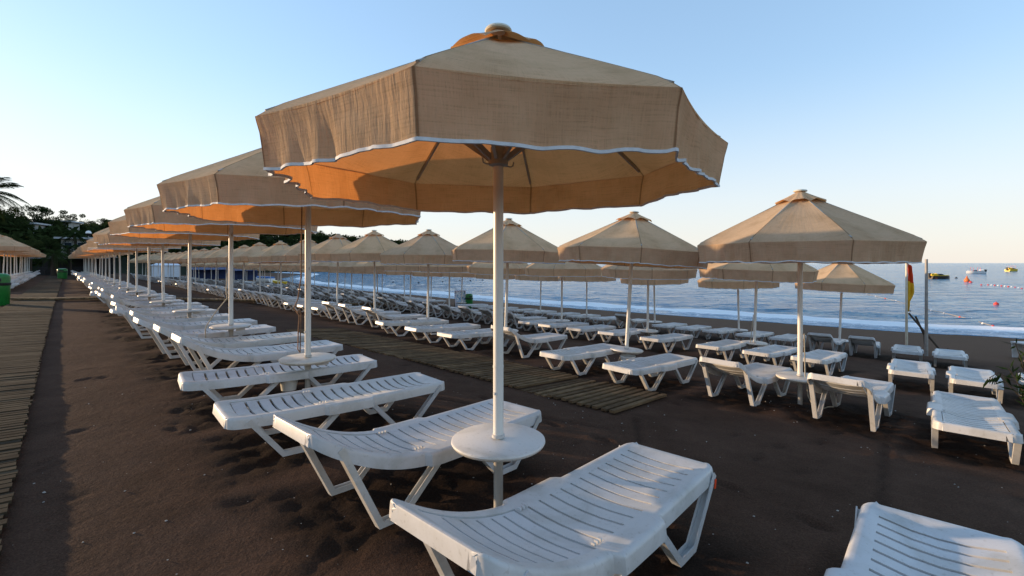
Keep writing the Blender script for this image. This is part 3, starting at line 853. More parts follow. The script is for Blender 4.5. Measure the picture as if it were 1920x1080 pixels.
# ------------------------------------------------------------------ sea
def sea():
    ds = steps((-2.2,6,.16), (6,30,.4), (30,90,1.2), (90,240,5)); tsx = steps((-60,-8,2.), (-8,34,.28), (34,110,.7), (110,330,6))
    vs = []; foam = []
    for t in tsx:
        for d in ds:
            s = shore(t); x, y = W(s+d, t)
            z = SEA_Z + .012 + .05*noise.noise(Vector((x*.35, y*.7, 0)))*sm(d, 1, 6) + .045*noise.noise(Vector((x*.55, y*1.5, 3)))*sm(d, 1, 5)
            z += .07*noise.noise(Vector((x*.12, y*.22, 9)))*sm(d, 4, 12)
            wob = .9*noise.noise(Vector((t*.11, 2, 0))) + .5*noise.noise(Vector((t*.5, 5, 0)))
            c1 = 2.3+wob; br = math.exp(-((d-c1)/.55)**2)*(.55+.6*noise.noise(Vector((t*.2, 8, 0))))
            c2 = 7.0+1.6*noise.noise(Vector((t*.07, 12, 0))); br2 = math.exp(-((d-c2)/.8)**2)
            z += .26*max(0, br) + .10*br2
            fo = 1.0*max(0, br)**.6 + .54*sm(d, -1.9+.3*wob, -.9+.3*wob)*(1-sm(d, c1+.3, c1+1.8)) + .16*br2 + .22*(1-sm(d, 3, 8))*sm(d, 2, 3)
            if d < 0: z = max(z, gz(s+d, t)+.014)
            if d < -1.6+.5*wob: z = gz(s+d, t)-.05
            vs.append((x, y, z)); foam.append(min(1, fo))
    m = len(ds)
    fs = [(j*m+i, j*m+i+1, (j+1)*m+i+1, (j+1)*m+i) for j in range(len(tsx)-1) for i in range(m-1)]
    me = D.meshes.new('sea'); me.from_pydata(vs, [], fs); me.materials.append(M_sea); me.shade_smooth(); set_attr(me, 'foam', foam)
    kind(link('sea', me), 'structure')
    b = MB(); S = 30000; b.add([(-S,-400,SEA_Z-.35),(S,-400,SEA_Z-.35),(S,S,SEA_Z-.35),(-S,S,SEA_Z-.35)], [(0,1,2,3)])
    o = b.obj('open_sea', M_sea); kind(o, 'structure')
sea()

# ------------------------------------------------------------------ vegetation
def leaf_quads(b, tone, c, rad, count, size, r, squash=.75, shell=.55):
    for _ in range(count):
        d = Vector((r.gauss(0,1), r.gauss(0,1), r.gauss(0,1))).normalized()*(shell+(1-shell)*r.random())
        p = Vector(c)+Vector((d.x*rad, d.y*rad, d.z*rad*squash))
        a = Vector((r.gauss(0,1), r.gauss(0,1), r.gauss(0,.7))).normalized(); e = a.cross(Vector((r.gauss(0,1), r.gauss(0,1), r.gauss(0,1)))).normalized()
        s = size*r.uniform(.6,1.4)
        b.add([p-a*s, p-e*s*.45, p+a*s, p+e*s*.45], [(0,1,2,3)])
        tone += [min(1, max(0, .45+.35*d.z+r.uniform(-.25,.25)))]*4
def tree_meshes(seed, style):
    r = random.Random(seed); b = MB(); tone = []; limbs = []
    tr = MB()
    if style == 'round':
        for _ in range(17):
            a = r.uniform(0, 2*PI); q = r.uniform(.1,.75); c = (math.cos(a)*q*.55, math.sin(a)*q*.55, r.uniform(.36,.86)); limbs.append(c)
            leaf_quads(b, tone, c, r.uniform(.14,.22), 300, .018, r)
    else:      # umbrella pine: flat irregular tiers
        for _ in range(14):
            a = r.uniform(0, 2*PI); h = r.uniform(.45,.93); q = r.uniform(.05,.6)*(1.15-.6*abs(h-.7)); c = (math.cos(a)*q, math.sin(a)*q, h); limbs.append(c)
            leaf_quads(b, tone, c, r.uniform(.13,.22), 280, .019, r, .42)
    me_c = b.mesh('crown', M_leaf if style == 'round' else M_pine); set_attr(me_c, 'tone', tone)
    tr.tube([(0,0,-.1), (.01,0,.2), (0,.01,.45), (.01,0,.75)], [.035,.028,.022,.008], 7)
    for c in limbs[:9]: tr.tube([(0,0,.3+.2*r.random()), (c[0]*.6, c[1]*.6, c[2]*.85), c], [.014,.009,.004], 5)
    return me_c, tr.mesh('trunk', M_bark, 40)
TM = [tree_meshes(21,'round'), tree_meshes(22,'round'), tree_meshes(23,'pine'), tree_meshes(24,'pine')]
def world_px(u, Y): return (u-960)/890*Y
def hill_z(x, y):
    d = math.hypot(x, y); az = math.degrees(math.atan2(x, y))    # -47 left edge, 0 ahead
    dc = interp(az, [-75,-47,-38,-27,-15,-5.5,-2], [110,130,170,240,300,370,400])
    hc = interp(az, [-75,-47,-43,-38,-27,-15,-7,-4,-2.2], [10,6.5,5.5,8.5,13.2,12.2,10.8,6,-3])
    w0 = dc*.42 if az < -35 else 70
    q = 1-abs(d-dc)/w0 if d < dc else 1-abs(d-dc)/120
    q = max(0, q); q = q*q*(3-2*q)
    return -2.2 + (hc+2.2)*q + (1.2*noise.noise(Vector((x*.03, y*.03, 0))) if q > .05 else 0), q
def hill():
    vs = []; azs = [ -57+ .8*i for i in range(73)]; drs = [.3+.05*i for i in range(27)]
    for a in azs:
        dc = interp(a, [-75,-47,-38,-27,-15,-5.5,-2], [110,130,170,240,300,370,400])
        for f in drs:
            d = dc*f; x, y = math.sin(R(a))*d, math.cos(R(a))*d; vs.append((x, y, hill_z(x, y)[0]-.4))
    m = len(drs); fs = [(i*m+j, i*m+j+1, (i+1)*m+j+1, (i+1)*m+j) for i in range(len(azs)-1) for j in range(m-1)]
    me = D.meshes.new('hills'); me.from_pydata(vs, [], fs); me.materials.append(M_hill); me.shade_smooth(); kind(link('hills', me), 'structure')
hill()
def wood_mass():
    r = random.Random(31); b = MB(); tone = []
    for _ in range(900):
        az = r.uniform(-54, -2.6) if r.random() < .55 else r.uniform(-32, -3.0)
        dc = interp(az, [-75,-47,-38,-27,-15,-5.5,-2], [110,130,170,240,300,370,400])
        d = dc*(1+r.uniform(-.26,.10)) if az < -35 else dc+r.uniform(-60, 18)
        x, y = math.sin(R(az))*d, math.cos(R(az))*d; z, q = hill_z(x, y)
        if q < .12: continue
        s = r.uniform(1.8,3.4)
        for k in range(2): leaf_quads(b, tone, (x+r.uniform(-1.5,1.5), y+r.uniform(-1.5,1.5), z+s*.8+r.uniform(-.4,1.2)), s*r.uniform(.6,1), 62, s*.19, r, .8)
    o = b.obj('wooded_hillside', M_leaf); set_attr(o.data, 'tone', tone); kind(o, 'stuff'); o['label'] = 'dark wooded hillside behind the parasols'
wood_mass()
TG = 'trees on the slope behind the left parasols'
trees = [(-120,370,70,3,4.6),(-60,376,72,0,4.4),(-22,384,70,1,4.0),(12,390,74,0,4.2),(40,394,80,2,4.0),(66,381,92,3,5.0),(92,388,94,2,5.0),(114,404,98,1,4.6),(143,400,112,2,4.4),(168,410,122,0,5),(192,408,124,3,5),(212,414,128,1,5),(236,422,135,0,5.4),
         (0,432,58,1,3.6),(30,438,62,0,3.8),(58,446,66,1,3.6),(86,440,74,0,3.8),(112,446,80,1,3.6),(152,448,92,0,4.2),(182,440,104,1,4.4),(205,446,108,0,4.2)]
tlab = {0:'dark round crowned tree',1:'dark bushy tree',2:'dark umbrella pine',3:'tall dark umbrella pine'}
for u, v, Y, k, rad in trees:
    x = world_px(u, Y); top = H_EYE+(493-v)/890*Y; base = max(.15, hill_z(x, Y)[0]-.3); h = top-base
    root = empty('pine_tree' if k > 1 else 'broadleaf_tree', (x, Y, base), random.uniform(0, 6))
    c = link('crown', TM[k][0], root); tk = link('trunk', TM[k][1], root)
    c.scale = (rad, rad, h); tk.scale = (h*.55, h*.55, h)
    px = 'at the left edge of the photo' if u < 20 else None
    tag(root, '%s %s' % (tlab[k], ('standing high on the slope at the left, outlined on pale sky' if v < 425 else 'low on the slope behind the left parasols')), 'tree', TG+(' high' if v < 425 else ' low')+str(k))
def palm(u, Y, ztop, nf, L, label, trunk_r, seed, droop=.9):
    r = random.Random(seed); x = world_px(u, Y); base = .1
    root = empty('palm_tree', (x, Y, base)); h = ztop-base
    b = MB(); b.tube([(0,0,-.2), (.03*h,0,h*.3), (.02*h,.02*h,h*.7), (0,0,h)], [trunk_r*1.25, trunk_r, trunk_r*.9, trunk_r*1.0], 10); b.obj('trunk', M_bark, root, 40)
    f = MB(); tone = []
    for i in range(nf):
        a = 2*PI*i/nf*2.618+r.uniform(-.2,.2); up = r.uniform(-.35,1.15); pts = []
        for j in range(9):
            s = j/8; rr = L*s*math.cos(up*.8)*(1-.12*s*s); zz = h + L*(math.sin(up)*s - droop*.62*s*s)
            pts.append(Vector((math.cos(a)*rr, math.sin(a)*rr, zz)))
        k = len(f.v); f.tube(pts, [.03*L/2.5*(1-.8*j/8) for j in range(9)], 4); tone += [.3]*(len(f.v)-k)
        side = Vector((-math.sin(a), math.cos(a), 0))
        for j in range(44):
            s = .1+.9*j/44; q = s*8; i0 = min(7, int(q)); p = pts[i0].lerp(pts[i0+1], q-i0); d = (pts[i0+1]-pts[i0]).normalized()
            ll = L*.26*math.sin(min(1, s*1.12)*PI*.86+.25)
            for sg in (-1, 1):
                tip = p + (side*sg*.75+d*.65+Vector((0,0,-.28+r.uniform(-.2,.2)))).normalized()*ll
                w = d*.022*L/2.5
                k = len(f.v); f.add([p-w, p+w, tip], [(0,1,2)]); tone += [r.uniform(.2,.9)]*3
    o = f.obj('fronds', M_palm, root); set_attr(o.data, 'tone', tone)
    tag(root, label, 'palm tree'); return root
palm(-32, 38, 7.3, 34, 3.2, 'tall palm whose feathery fronds enter at the left edge', .2, 2, .8)
palm(101, 56, 2.7, 30, 2.3, 'short stout palm standing at the end of the boardwalk', .28, 3, 1.1)
palm(140, 74, 5.9, 26, 2.8, 'slim palm in front of the dark trees above the pergola', .2, 4, 1.0)
palm(128, 66, 3.6, 24, 2.3, 'bushy palm just right of the short boardwalk palm', .2, 6, 1.1)

# ------------------------------------------------------------------ distant buildings
def house(name, u, v_roof, Y, w, d, h, label, ang=0):
    x = world_px(u, Y); zt = H_EYE+(493-v_roof)/890*Y
    root = empty(name, (x, Y, zt-h), ang)
    b = MB(); b.box((0,0,h/2-.1), (w, d, h-.2)); b.obj('wall', M_wall, root)
    b = MB(); b.box((0,-.2,h), (w+1.2, d+1.2, .28)); b.obj('roof', M_roof, root)
    for i in range(3):
        f = MB(); f.box((-w*.32+i*w*.32, -d/2-.03, h*.55), (w*.2, .08, h*.42)); wn = f.obj('window', M_roof, root)
        g = MB(); g.box((-w*.32+i*w*.32, -d/2-.05, h*.55), (w*.17, .08, h*.37)); g.obj('pane', M_glass, wn)
    tag(root, label, 'house')
house('hillside_house', 117, 416, 100, 4.0, 4, 2.9, 'pale flat roofed house among the trees, right of its neighbour', .3)
house('hillside_house', 56, 420, 90, 3.2, 3.5, 2.6, 'low house with a thin pale roof edge among trees at left', .35)
house('beach_house', 168, 448, 82, 5.5, 5, 2.9, 'grey roofed low building behind the street lamp', .3)
def pergola():
    Y = 60; x = world_px(142, Y); root = empty('beach_bar', (x, Y, .1), .55)
    b = MB(); b.box((0,0,2.28), (7.5, 5, .12)); b.box((0,-2.4,2.15), (7.5,.1,.22)); b.obj('roof', M_grey, root)
    b = MB()
    b.box((0,2.2,1.05), (7.2,.2,2.1)); b.obj('back_wall', M_dark, root)
    for i in range(5):
        b = MB(); b.box((-3.5+i*1.75,-2.3,1.05), (.14,.14,2.2)); b.obj('post', M_stick, root)
    b = MB(); b.box((0,-1.2,.5), (6.2,.7,1.0)); b.obj('counter', M_dark, root)
    for i in range(4):
        b = MB(); b.lathe([(.16,0),(.05,.03),(.04,.65),(.18,.68),(.18,.72)], 10, (-2.4+i*1.5,-1.95,0)); b.obj('stool', M_black, root, 40)
    tag(root, 'dark open beach bar with a thin grey roof at the path end', 'beach bar')
pergola()
def street_lamp():
    Y = 68; x = world_px(166, Y); root = empty('street_lamp', (x, Y, .1))
    b = MB(); b.tube([(0,0,0),(0,0,4.0),(0,0,5.4)], [.09,.06,.05], 8); b.obj('post', M_galv, root)
    b = MB(); b.lathe([(.05,5.35),(.22,5.45),(.32,5.62),(.34,5.75)], 14); b.obj('lamp_base', M_black, root)
    b = MB(); b.lathe([(.34,5.75),(.33,5.9),(.22,6.08),(.02,6.15)], 14); b.obj('lamp_globe', M_white, root, 60)
    tag(root, 'street lamp with a white domed globe before dark trees', 'street lamp')
street_lamp()
def tents():
    def at(u, Y, n=None): return (world_px(u, Y), Y, gz(*nt_(world_px(u, Y), Y)))
    def nt_(x, y): return (x*CA+y*SA, -x*SA+y*CA)
    root = empty('white_marquee', at(312, 82), .6)
    b = MB(); b.box((0,0,1.0), (4.0,3,2.0)); b.obj('wall', M_tent, root)
    b = MB(); b.add([(-2.2,-1.7,2.0),(2.2,-1.7,2.0),(2.2,1.7,2.0),(-2.2,1.7,2.0),(-1.4,0,2.4),(1.4,0,2.4)], [(0,1,5,4),(1,2,5),(2,3,4,5),(3,0,4),(3,2,1,0)]); b.obj('roof', M_tent, root)
    for i in range(4):
        b = MB(); b.box((-2.0+i*1.333,-1.53,1.0), (.07,.06,2.0)); b.obj('post', M_galv, root)
    tag(root, 'white sided marquee glimpsed beyond the crowded loungers', 'marquee')
    for u, Y, w, lab in ((395, 84, 6.0, 'dark navy awning shelter just right of the marquee'), (458, 82, 4.5, 'dark navy awning shelter nearest the blue covered boat')):
        root = empty('awning_shelter', at(u, Y), .65)
        b = MB(); b.box((0,1.2,.85), (w,.1,1.7)); b.obj('side_panel', M_navy, root)
        b = MB(); b.add([(-w/2,-1.4,1.7),(w/2,-1.4,1.7),(w/2,1.4,2.1),(-w/2,1.4,2.1),(-w/2,-1.4,1.64),(w/2,-1.4,1.64),(w/2,1.4,2.04),(-w/2,1.4,2.04)], [(0,1,2,3),(7,6,5,4),(0,4,5,1),(1,5,6,2),(2,6,7,3),(3,7,4,0)]); b.obj('roof', M_navy, root)
        for sx in (-1, 0, 1):
            b = MB(); b.box((sx*(w/2-.1),-1.3,.84), (.09,.09,1.68)); b.obj('post', M_galv, root)
        tag(root, lab, 'shelter')
tents()

# ------------------------------------------------------------------ boats, buoys
def hull(b, L, B, Hh, bow=.35, sheer=.25, stern=.85, z0=0.0):
    ns2 = 14; prof = []
    vs = []; fs = []
    for i in range(ns2+1):
        s = i/ns2
        w = B/2*(stern+(1-stern)*min(1, s*3)) * (1-max(0, (s-(1-bow))/bow)**1.8) if s > 1-bow else B/2*(stern+(1-stern)*min(1, s*3))
        w = max(w, .012); top = Hh*(1+sheer*s*s); x = -L/2+L*s + (.0)
        keel = -.18*Hh + (Hh*.9)*max(0, (s-.82)/.18)**2
        for y, z in ((-w, top), (-w*.98, top*.55), (-w*.72, .12*Hh), (0, keel), (w*.72, .12*Hh), (w*.98, top*.55), (w, top)):
            vs.append((x, y, z0+z))
    m = 7
    for i in range(ns2):
        for j in range(m-1): fs.append((i*m+j, i*m+j+1, (i+1)*m+j+1, (i+1)*m+j))
        fs.append((i*m, (i+1)*m, (i+1)*m+m-1, i*m+m-1))
    fs.append(tuple(range(m))); b.add(vs, fs)
def boat(kind_name, u, v, length, heading, mats, label):
    Y = (H_EYE-SEA_Z)*890/(v-493); x = world_px(u, Y); root = empty(kind_name, (x, Y, SEA_Z-.05), heading)
    hm, dm, cm = mats
    b = MB(); hull(b, length, length*.34, length*.13); b.obj('hull', hm, root, 35)
    b = MB(); hull(b, length*.9, length*.29, length*.03, z0=length*.135, sheer=.9); b.obj('deck', dm, root, 35)
    b = MB(); q = length; b.add([(-.02*q,-.1*q,.16*q),(.16*q,-.09*q,.17*q),(.16*q,.09*q,.17*q),(-.02*q,.1*q,.16*q),(-.04*q,-.085*q,.235*q),(.04*q,-.075*q,.24*q),(.04*q,.075*q,.24*q),(-.04*q,.085*q,.235*q)], [(0,1,5,4),(1,2,6,5),(2,3,7,6),(3,0,4,7),(4,5,6,7)]); b.obj('windscreen', cm, root)
    for s in (-.22,-.36):
        b = MB(); b.box((s*q,0,.19*q), (.07*q,.2*q,.05*q)); b.box((s*q-.03*q,0,.225*q), (.02*q,.2*q,.06*q)); b.obj('seat', dm, root)
    b = MB(); b.box((-.53*q,0,.15*q), (.07*q,.07*q,.16*q)); b.box((-.53*q,0,.24*q), (.11*q,.085*q,.06*q)); b.obj('outboard_motor', M_black, root)
    tag(root, label, 'boat'); return root
bt = boat('speedboat', 1762, 523, 4.6, .12, (M_skin, M_yellow, M_black), 'dark hulled speedboat with yellow top, nearest boat, beside the bare pole')
b = MB(); b.box((-1.5,-.66,.36), (.5,.06,.3)); b.box((-1.5,.66,.36), (.5,.06,.3)); b.obj('stripe', M_orange, bt)
bw = boat('motorboat', 1829, 513, 4.8, 2.9, (M_white, M_white, M_glass), 'white motorboat anchored between the speedboat and the yellow boat')
for s in (-.9, .9):
    b = MB(); b.tube([(s,-.6,.7),(s,-.6,1.9),(s,.6,1.9),(s,.6,.7)], .035, 6); b.obj('canopy_frame', M_red, bw)
by = boat('yellow_motorboat', 1898, 509, 6.0, .3, (M_yellow, M_yellow, M_glass), 'bright yellow boat farthest right near the horizon')
for s in (-1.0, .6):
    b = MB(); b.tube([(s,-.7,.8),(s,-.7,2.2),(s,.7,2.2),(s,.7,.8)], .04, 6); b.obj('canopy_frame', M_red, by)
def buoy(u, v, r, m, label, group=None, cone=False):
    Y = (H_EYE-SEA_Z)*890/(v-493); x = world_px(u, Y)
    b = MB()
    if cone: b.lathe([(r*.6,-.2*r),(r,.2*r),(r*.9,.8*r),(r*.35,1.6*r),(r*.12,2.4*r),(.01,2.45*r)], 14)
    else:
        b.lathe([(.02,-r*.6),(r*.7,-r*.45),(r,.1*r),(r*.85,.65*r),(r*.4,1.0*r),(r*.16,1.06*r),(r*.14,1.3*r),(.01,1.32*r)], 16)
    o = b.obj('buoy', m, None, 60, (x, Y, SEA_Z)); tag(o, label, 'buoy', group); return o
buoy(1813, 528, .42, M_orange, 'orange conical buoy left of the float line', None, True)
buoy(1820, 530, .24, M_red, 'small red buoy touching the orange conical one')
buoy(1868, 571, .17, M_red, 'round red buoy alone on open water at right')
buoy(1793, 522, .25, M_black, 'small dark buoy just right of the speedboat')
LG = 'floats on the swimming line'; SG = 'floats on the near swimming rope'
for i in range(16):
    q = i/15; u = 1840+q*95; v = 533.5+11.5*q*q+1.0
    buoy(u, v, .12, M_white if i % 2 else M_red, 'red float on the curving far float line at right' if i % 2 == 0 else 'white float on the curving far float line at right', LG+(' white' if i % 2 else ' red'))
pts = [(1625,552),(1642,556),(1660,560),(1680,565),(1716,574.5),(1732,579),(1747,582.5),(1770,587.5),(1800,595),(1822,599),(1843,607),(1862,612)]
for i, (u, v) in enumerate(pts):
    buoy(u, v, .065 if i % 3 else .085, (M_white, M_white, M_red)[i % 3], ('white' if i % 3 < 2 else 'red')+' float on the near rope running past the flag poles', SG+(' white' if i % 3 < 2 else ' red'))
line = []
for u, v in pts: 
    Y = (H_EYE-SEA_Z)*890/(v-493); line.append((world_px(u, Y), Y, SEA_Z+.03))
b = MB(); b.tube(line, .015, 5); tag(b.obj('float_rope', M_cord), 'pale rope carrying the near floats past the flag poles', 'rope')
for i, (u, v) in enumerate([(737,530),(765,524),(785,531),(803,521),(830,529),(862,527),(882,527),(905,526),(846,518.5),(625,529)]):
    buoy(u, v, .17, M_black, 'small dark float bobbing off the surf left of the nearest pole', 'dark floats off the surf')

# ------------------------------------------------------------------ small things on the beach
def litter_bin(n, t, h, d, label):
    p = P3(n, t); root = empty('litter_bin', p, .5); r = d/2
    b = MB(); b.lathe([(r*.86,0),(r*.92,.02),(r,h*.62)], 24); b.obj('bin_body', M_green, root, 40)
    b = MB(); b.lathe([(r*1.04,h*.62),(r*1.06,h*.63),(r*1.06,h*.70),(r*1.02,h*.71)], 24); b.obj('band', M_black, root, 40)
    b = MB(); b.lathe([(r,h*.71),(r*1.0,h*.88),(r*.92,h*.95),(r*.6,h*.99),(.02,h)], 24); lid = b.obj('lid', M_green, root, 50)
    b = MB(); b.box((0,-r*.99,h*.80), (r*.9,.03,h*.09)); b.obj('slot', M_black, lid)
    tag(root, label, 'bin')
litter_bin(-1.52, 24.2, 1.12, .52, 'green litter bin cut by the left edge beside the boardwalk')
litter_bin(.15, 62.5, 1.0, .75, 'small far green litter bin by the boardwalk palm')
litter_bin(18.4, 23.2, .92, .46, 'green litter bin with black band against the surf')
def sign():
    p = P3(17.9, 23.35); root = empty('display_board', p, R(20)); tl = Matrix.Rotation(R(-16), 3, 'X')
    b = MB(); b.box(tl @ Vector((0,0,.58)), (.62,.03,1.0), tl); b.obj('panel', M_sign, root)
    b = MB()
    for q, sz in (((0,-.004,1.07),(.70,.05,.07)), ((0,-.004,.09),(.70,.05,.07)), ((-.33,-.004,.58),(.06,.05,.92)), ((.33,-.004,.58),(.06,.05,.92))): b.box(tl @ Vector(q), sz, tl)
    b.obj('border', M_border, root)
    for s in (-.28, .28):
        b = MB(); b.tube([(s,.24,1.0),(s,.62,0)], .018, 6); b.obj('leg', M_stick, root)
    tag(root, 'leaning board with a blue swirl panel and mosaic border', 'display board')
sign()
def flags():
    def pole(n, t, h, r, m, label, name):
        root = empty(name, P3(n, t)); b = MB(); b.tube([(0,0,-.3),(0,0,h*.6),(.0,0,h)], [r*1.1, r, r*.9], 10); b.obj('pole', m, root, 40); tag(root, label, 'pole'); return root
    x = 0
    p1 = pole(20.3, 2.38, 2.95, .036, M_wpole, 'cream pole flying a drooping red and yellow flag', 'flagpole')
    for mi, (zz0, zz1, mm) in enumerate(((2.30,2.9,M_redcloth),(1.35,2.30,M_yelcloth))):
        b = MB(); vs = []; nx, nz = 9, 16
        for j in range(nz+1):
            for i in range(nx+1):
                a = i/nx; z = zz1+(zz0-zz1)*j/nz
                fall = sm(z, 1.3, 2.9)
                xx = .04+a*(.24*(1-abs(z-2.0)*.5)); yy = .07*math.sin(a*9+z*4)*(.4+a)
                vs.append((xx*.95-(.16*(1-fall)*a), yy*1.0, z-.25*a*a*(1 if mi == 0 else .4)))
        fs = [(j*(nx+1)+i, j*(nx+1)+i+1, (j+1)*(nx+1)+i+1, (j+1)*(nx+1)+i) for j in range(nz) for i in range(nx)]
        b.add(vs, fs); o = b.obj('flag_cloth', mm, p1, 60)
        bake(o, [('SOLIDIFY', dict(thickness=.006))])
    b = MB(); b.box((.06,0,.82*1.6), (.16,.03,.03)); b.obj('cleat', M_black, p1)
    pole(19.3, 1.79, 2.98, .042, M_galv, 'bare grey weathered pole standing right of the flag', 'bare_pole')
    a = P3(20.1, 2.3); c = P3(19.6, 1.75)
    b = MB(); b.tube([a+Vector((.0,0,1.25)), P3(19.45,1.64,.02)+Vector((.35,0,.0))], .028, 7); tag(b.obj('leaning_stick', M_stick), 'longer dark stick leaning from the flagpole toward the bare pole', 'stick')
    b = MB(); b.tube([a+Vector((.22,0,1.15)), a+Vector((.42,-.1,.55)), P3(19.7,1.84,.02)], .03, 7); tag(b.obj('leaning_stick', M_stick), 'shorter dark stick crossing the longer one between two poles', 'stick')
    r = random.Random(4); b = MB(); q = P3(19.25,1.2)
    for i in range(9): 
        o = Vector((r.uniform(-.35,.35), r.uniform(-.25,.25), .02)); b.tube([q+o, q+o+Vector((r.uniform(-.4,.4), r.uniform(-.2,.2), r.uniform(.05,.3)))], .012, 5)
    tag(b.obj('driftwood', M_stick), 'small heap of dark twigs at the foot of the bare pole', 'driftwood')
flags()
def low_table():
    root = empty('plastic_table', P3(21.2, -.25), R(-5))
    b = MB(); b.box((.42,0,.475), (.98,.62,.04)); b.obj('table_top', M_plastic, root)
    for s in (-1, 1):
        # arched leg panels
        b = MB(); prof = []
        arch = [(-.03,0),(.10,0),(.15,.12),(.21,.27),(.29,.36),(.38,.36),(.46,.27),(.52,.12),(.56,0),(.70,0),(.66,.2),(.68,.455),(-.05,.455)]
        vs = [(x-.0, s*.27, z) for x, z in arch]+[(x-.0, s*.27+.035, z) for x, z in arch]; m = len(arch)
        fs = [tuple(range(m)), tuple(reversed(range(m, 2*m)))]+[(i, (i+1) % m, m+(i+1) % m, m+i) for i in range(m)]
        b.add(vs, fs); b.obj('leg_panel', M_plastic, root)
    tag(root, 'white plastic low table with arched legs near the right edge', 'table')
low_table()
def bucket(p, r, h, label, hang=False, group=None):
    root = empty('bucket', p)
    b = MB(); b.lathe([(r*.78,0),(r,h),(r*1.06,h),(r*1.06,h-.018),(r*.99,h-.02),(r*.95,h-.004),(r*.74,.012),(.01,.012)], 22, capped=False); b.obj('bucket_body', M_bucket, root, 40)
    b = MB(); b.tube([(r*1.0*math.cos(a), .01, h-.02-.05*math.sin(a)) for a in [PI*i/10 for i in range(11)]], .004, 5); b.obj('handle', M_galv, root)
    b = MB(); b.lathe([(r*.80,h*.55),(r*.5,h*.62),(.01,h*.6)], 16); b.obj('rubbish', M_black, root)
    tag(root, label, 'bucket', group)
bucket(P3(2.03, tt(577,2.03), 0)+Vector((-.20,-.03,.14)), .10, .16, 'white bucket in shade beside the second parasol pole')
bucket(P3(7.5, tt(1172,7.5), .0)+Vector((.0,-.2,.12)), .13, .17, 'white bucket at the foot of the leaning parasol pole')
bucket(P3(12.6, tt(1413,12.6), .22)+Vector((.17,-.12,.0)), .15, .14, 'white bowl hung low on the pole of the third row parasol')
bucket(P3(12.6, tt(1214,12.6), .1)+Vector((.18,-.1,.0)), .13, .16, 'white bucket below the table tucked behind the leaning parasol')
# ropes
p = P3(2.03, tt(577,2.03)); x0 = Vector((-.055,-.05,0))
b = MB(); b.tube([p+x0+Vector((.012,0,2.3)), p+x0+Vector((.0,0,1.4)), p+x0+Vector((-.03,-.01,1.16)), p+x0+Vector((-.07,-.02,1.06)), p+x0+Vector((-.015,-.01,.98)), p+x0+Vector((-.03,0,.80)), p+x0+Vector((-.035,0,.60)), p+x0+Vector((-.01,0,.56)), p+x0+Vector((-.006,0,.75)), p+x0+Vector((.0,0,1.0))], .0065, 6)
b.lathe([(.004,-.024),(.02,-.012),(.024,.004),(.014,.02),(.004,.024)], 10, tuple(p+x0+Vector((-.012,-.02,1.02))))
tag(b.obj('rope', M_rope, None, 60), 'brown rope looped on a cleat of the second parasol pole', 'rope')
p = P3(2.03, tt(433,2.03))
b = MB(); b.tube([p+Vector((-.04,-.03,1.35)), p+Vector((-.05,-.05,1.05)), p+Vector((-.03,-.05,.95)), p+Vector((-.16,-.16,.72)), p+Vector((-.27,-.2,.52)), p+Vector((-.285,-.21,.45)), p+Vector((-.28,-.2,.2)), p+Vector((-.26,-.2,.05))], .008, 6)
tag(b.obj('rope', M_cord, None, 60), 'pale cord hanging from the third parasol pole over its table', 'rope')
p = P3(7.5, tt(1500,7.5), -.12)
b = MB(); b.tube([p+Vector((.03,-.05,1.1)), p+Vector((.035,-.06,.55)), p+Vector((.05,-.1,.25)), p+Vector((.12,-.16,.06)), p+Vector((.26,-.2,.13)), p+Vector((.34,-.2,.132))], .008, 6)
tag(b.obj('rope', M_cord, None, 60), 'pale cord drooping to the sand from the large right parasol', 'rope')
p = P3(12.6, tt(1413,12.6), -.12)
b = MB(); b.tube([p+Vector((-.03,-.05,1.2)), p+Vector((-.10,-.1,.8)), p+Vector((-.16,-.12,.3)), p+Vector((-.2,-.12,.14))], .008, 6)
tag(b.obj('rope', M_cord, None, 60), 'pale cord hanging beside the pole with the white bowl', 'rope')
# red paint tag on the nearest lounger leg is a sticker: part of that lounger
for o in list(D.objects):
    if o.get('label', '').startswith('curved white slatted sun lounger nearest'):
        b = MB(); b.box((1.90-LL/2, -.334, .30), (.02,.004,.055), Matrix.Rotation(R(12), 3, 'Y')); b.obj('sticker', M_redcloth, o)
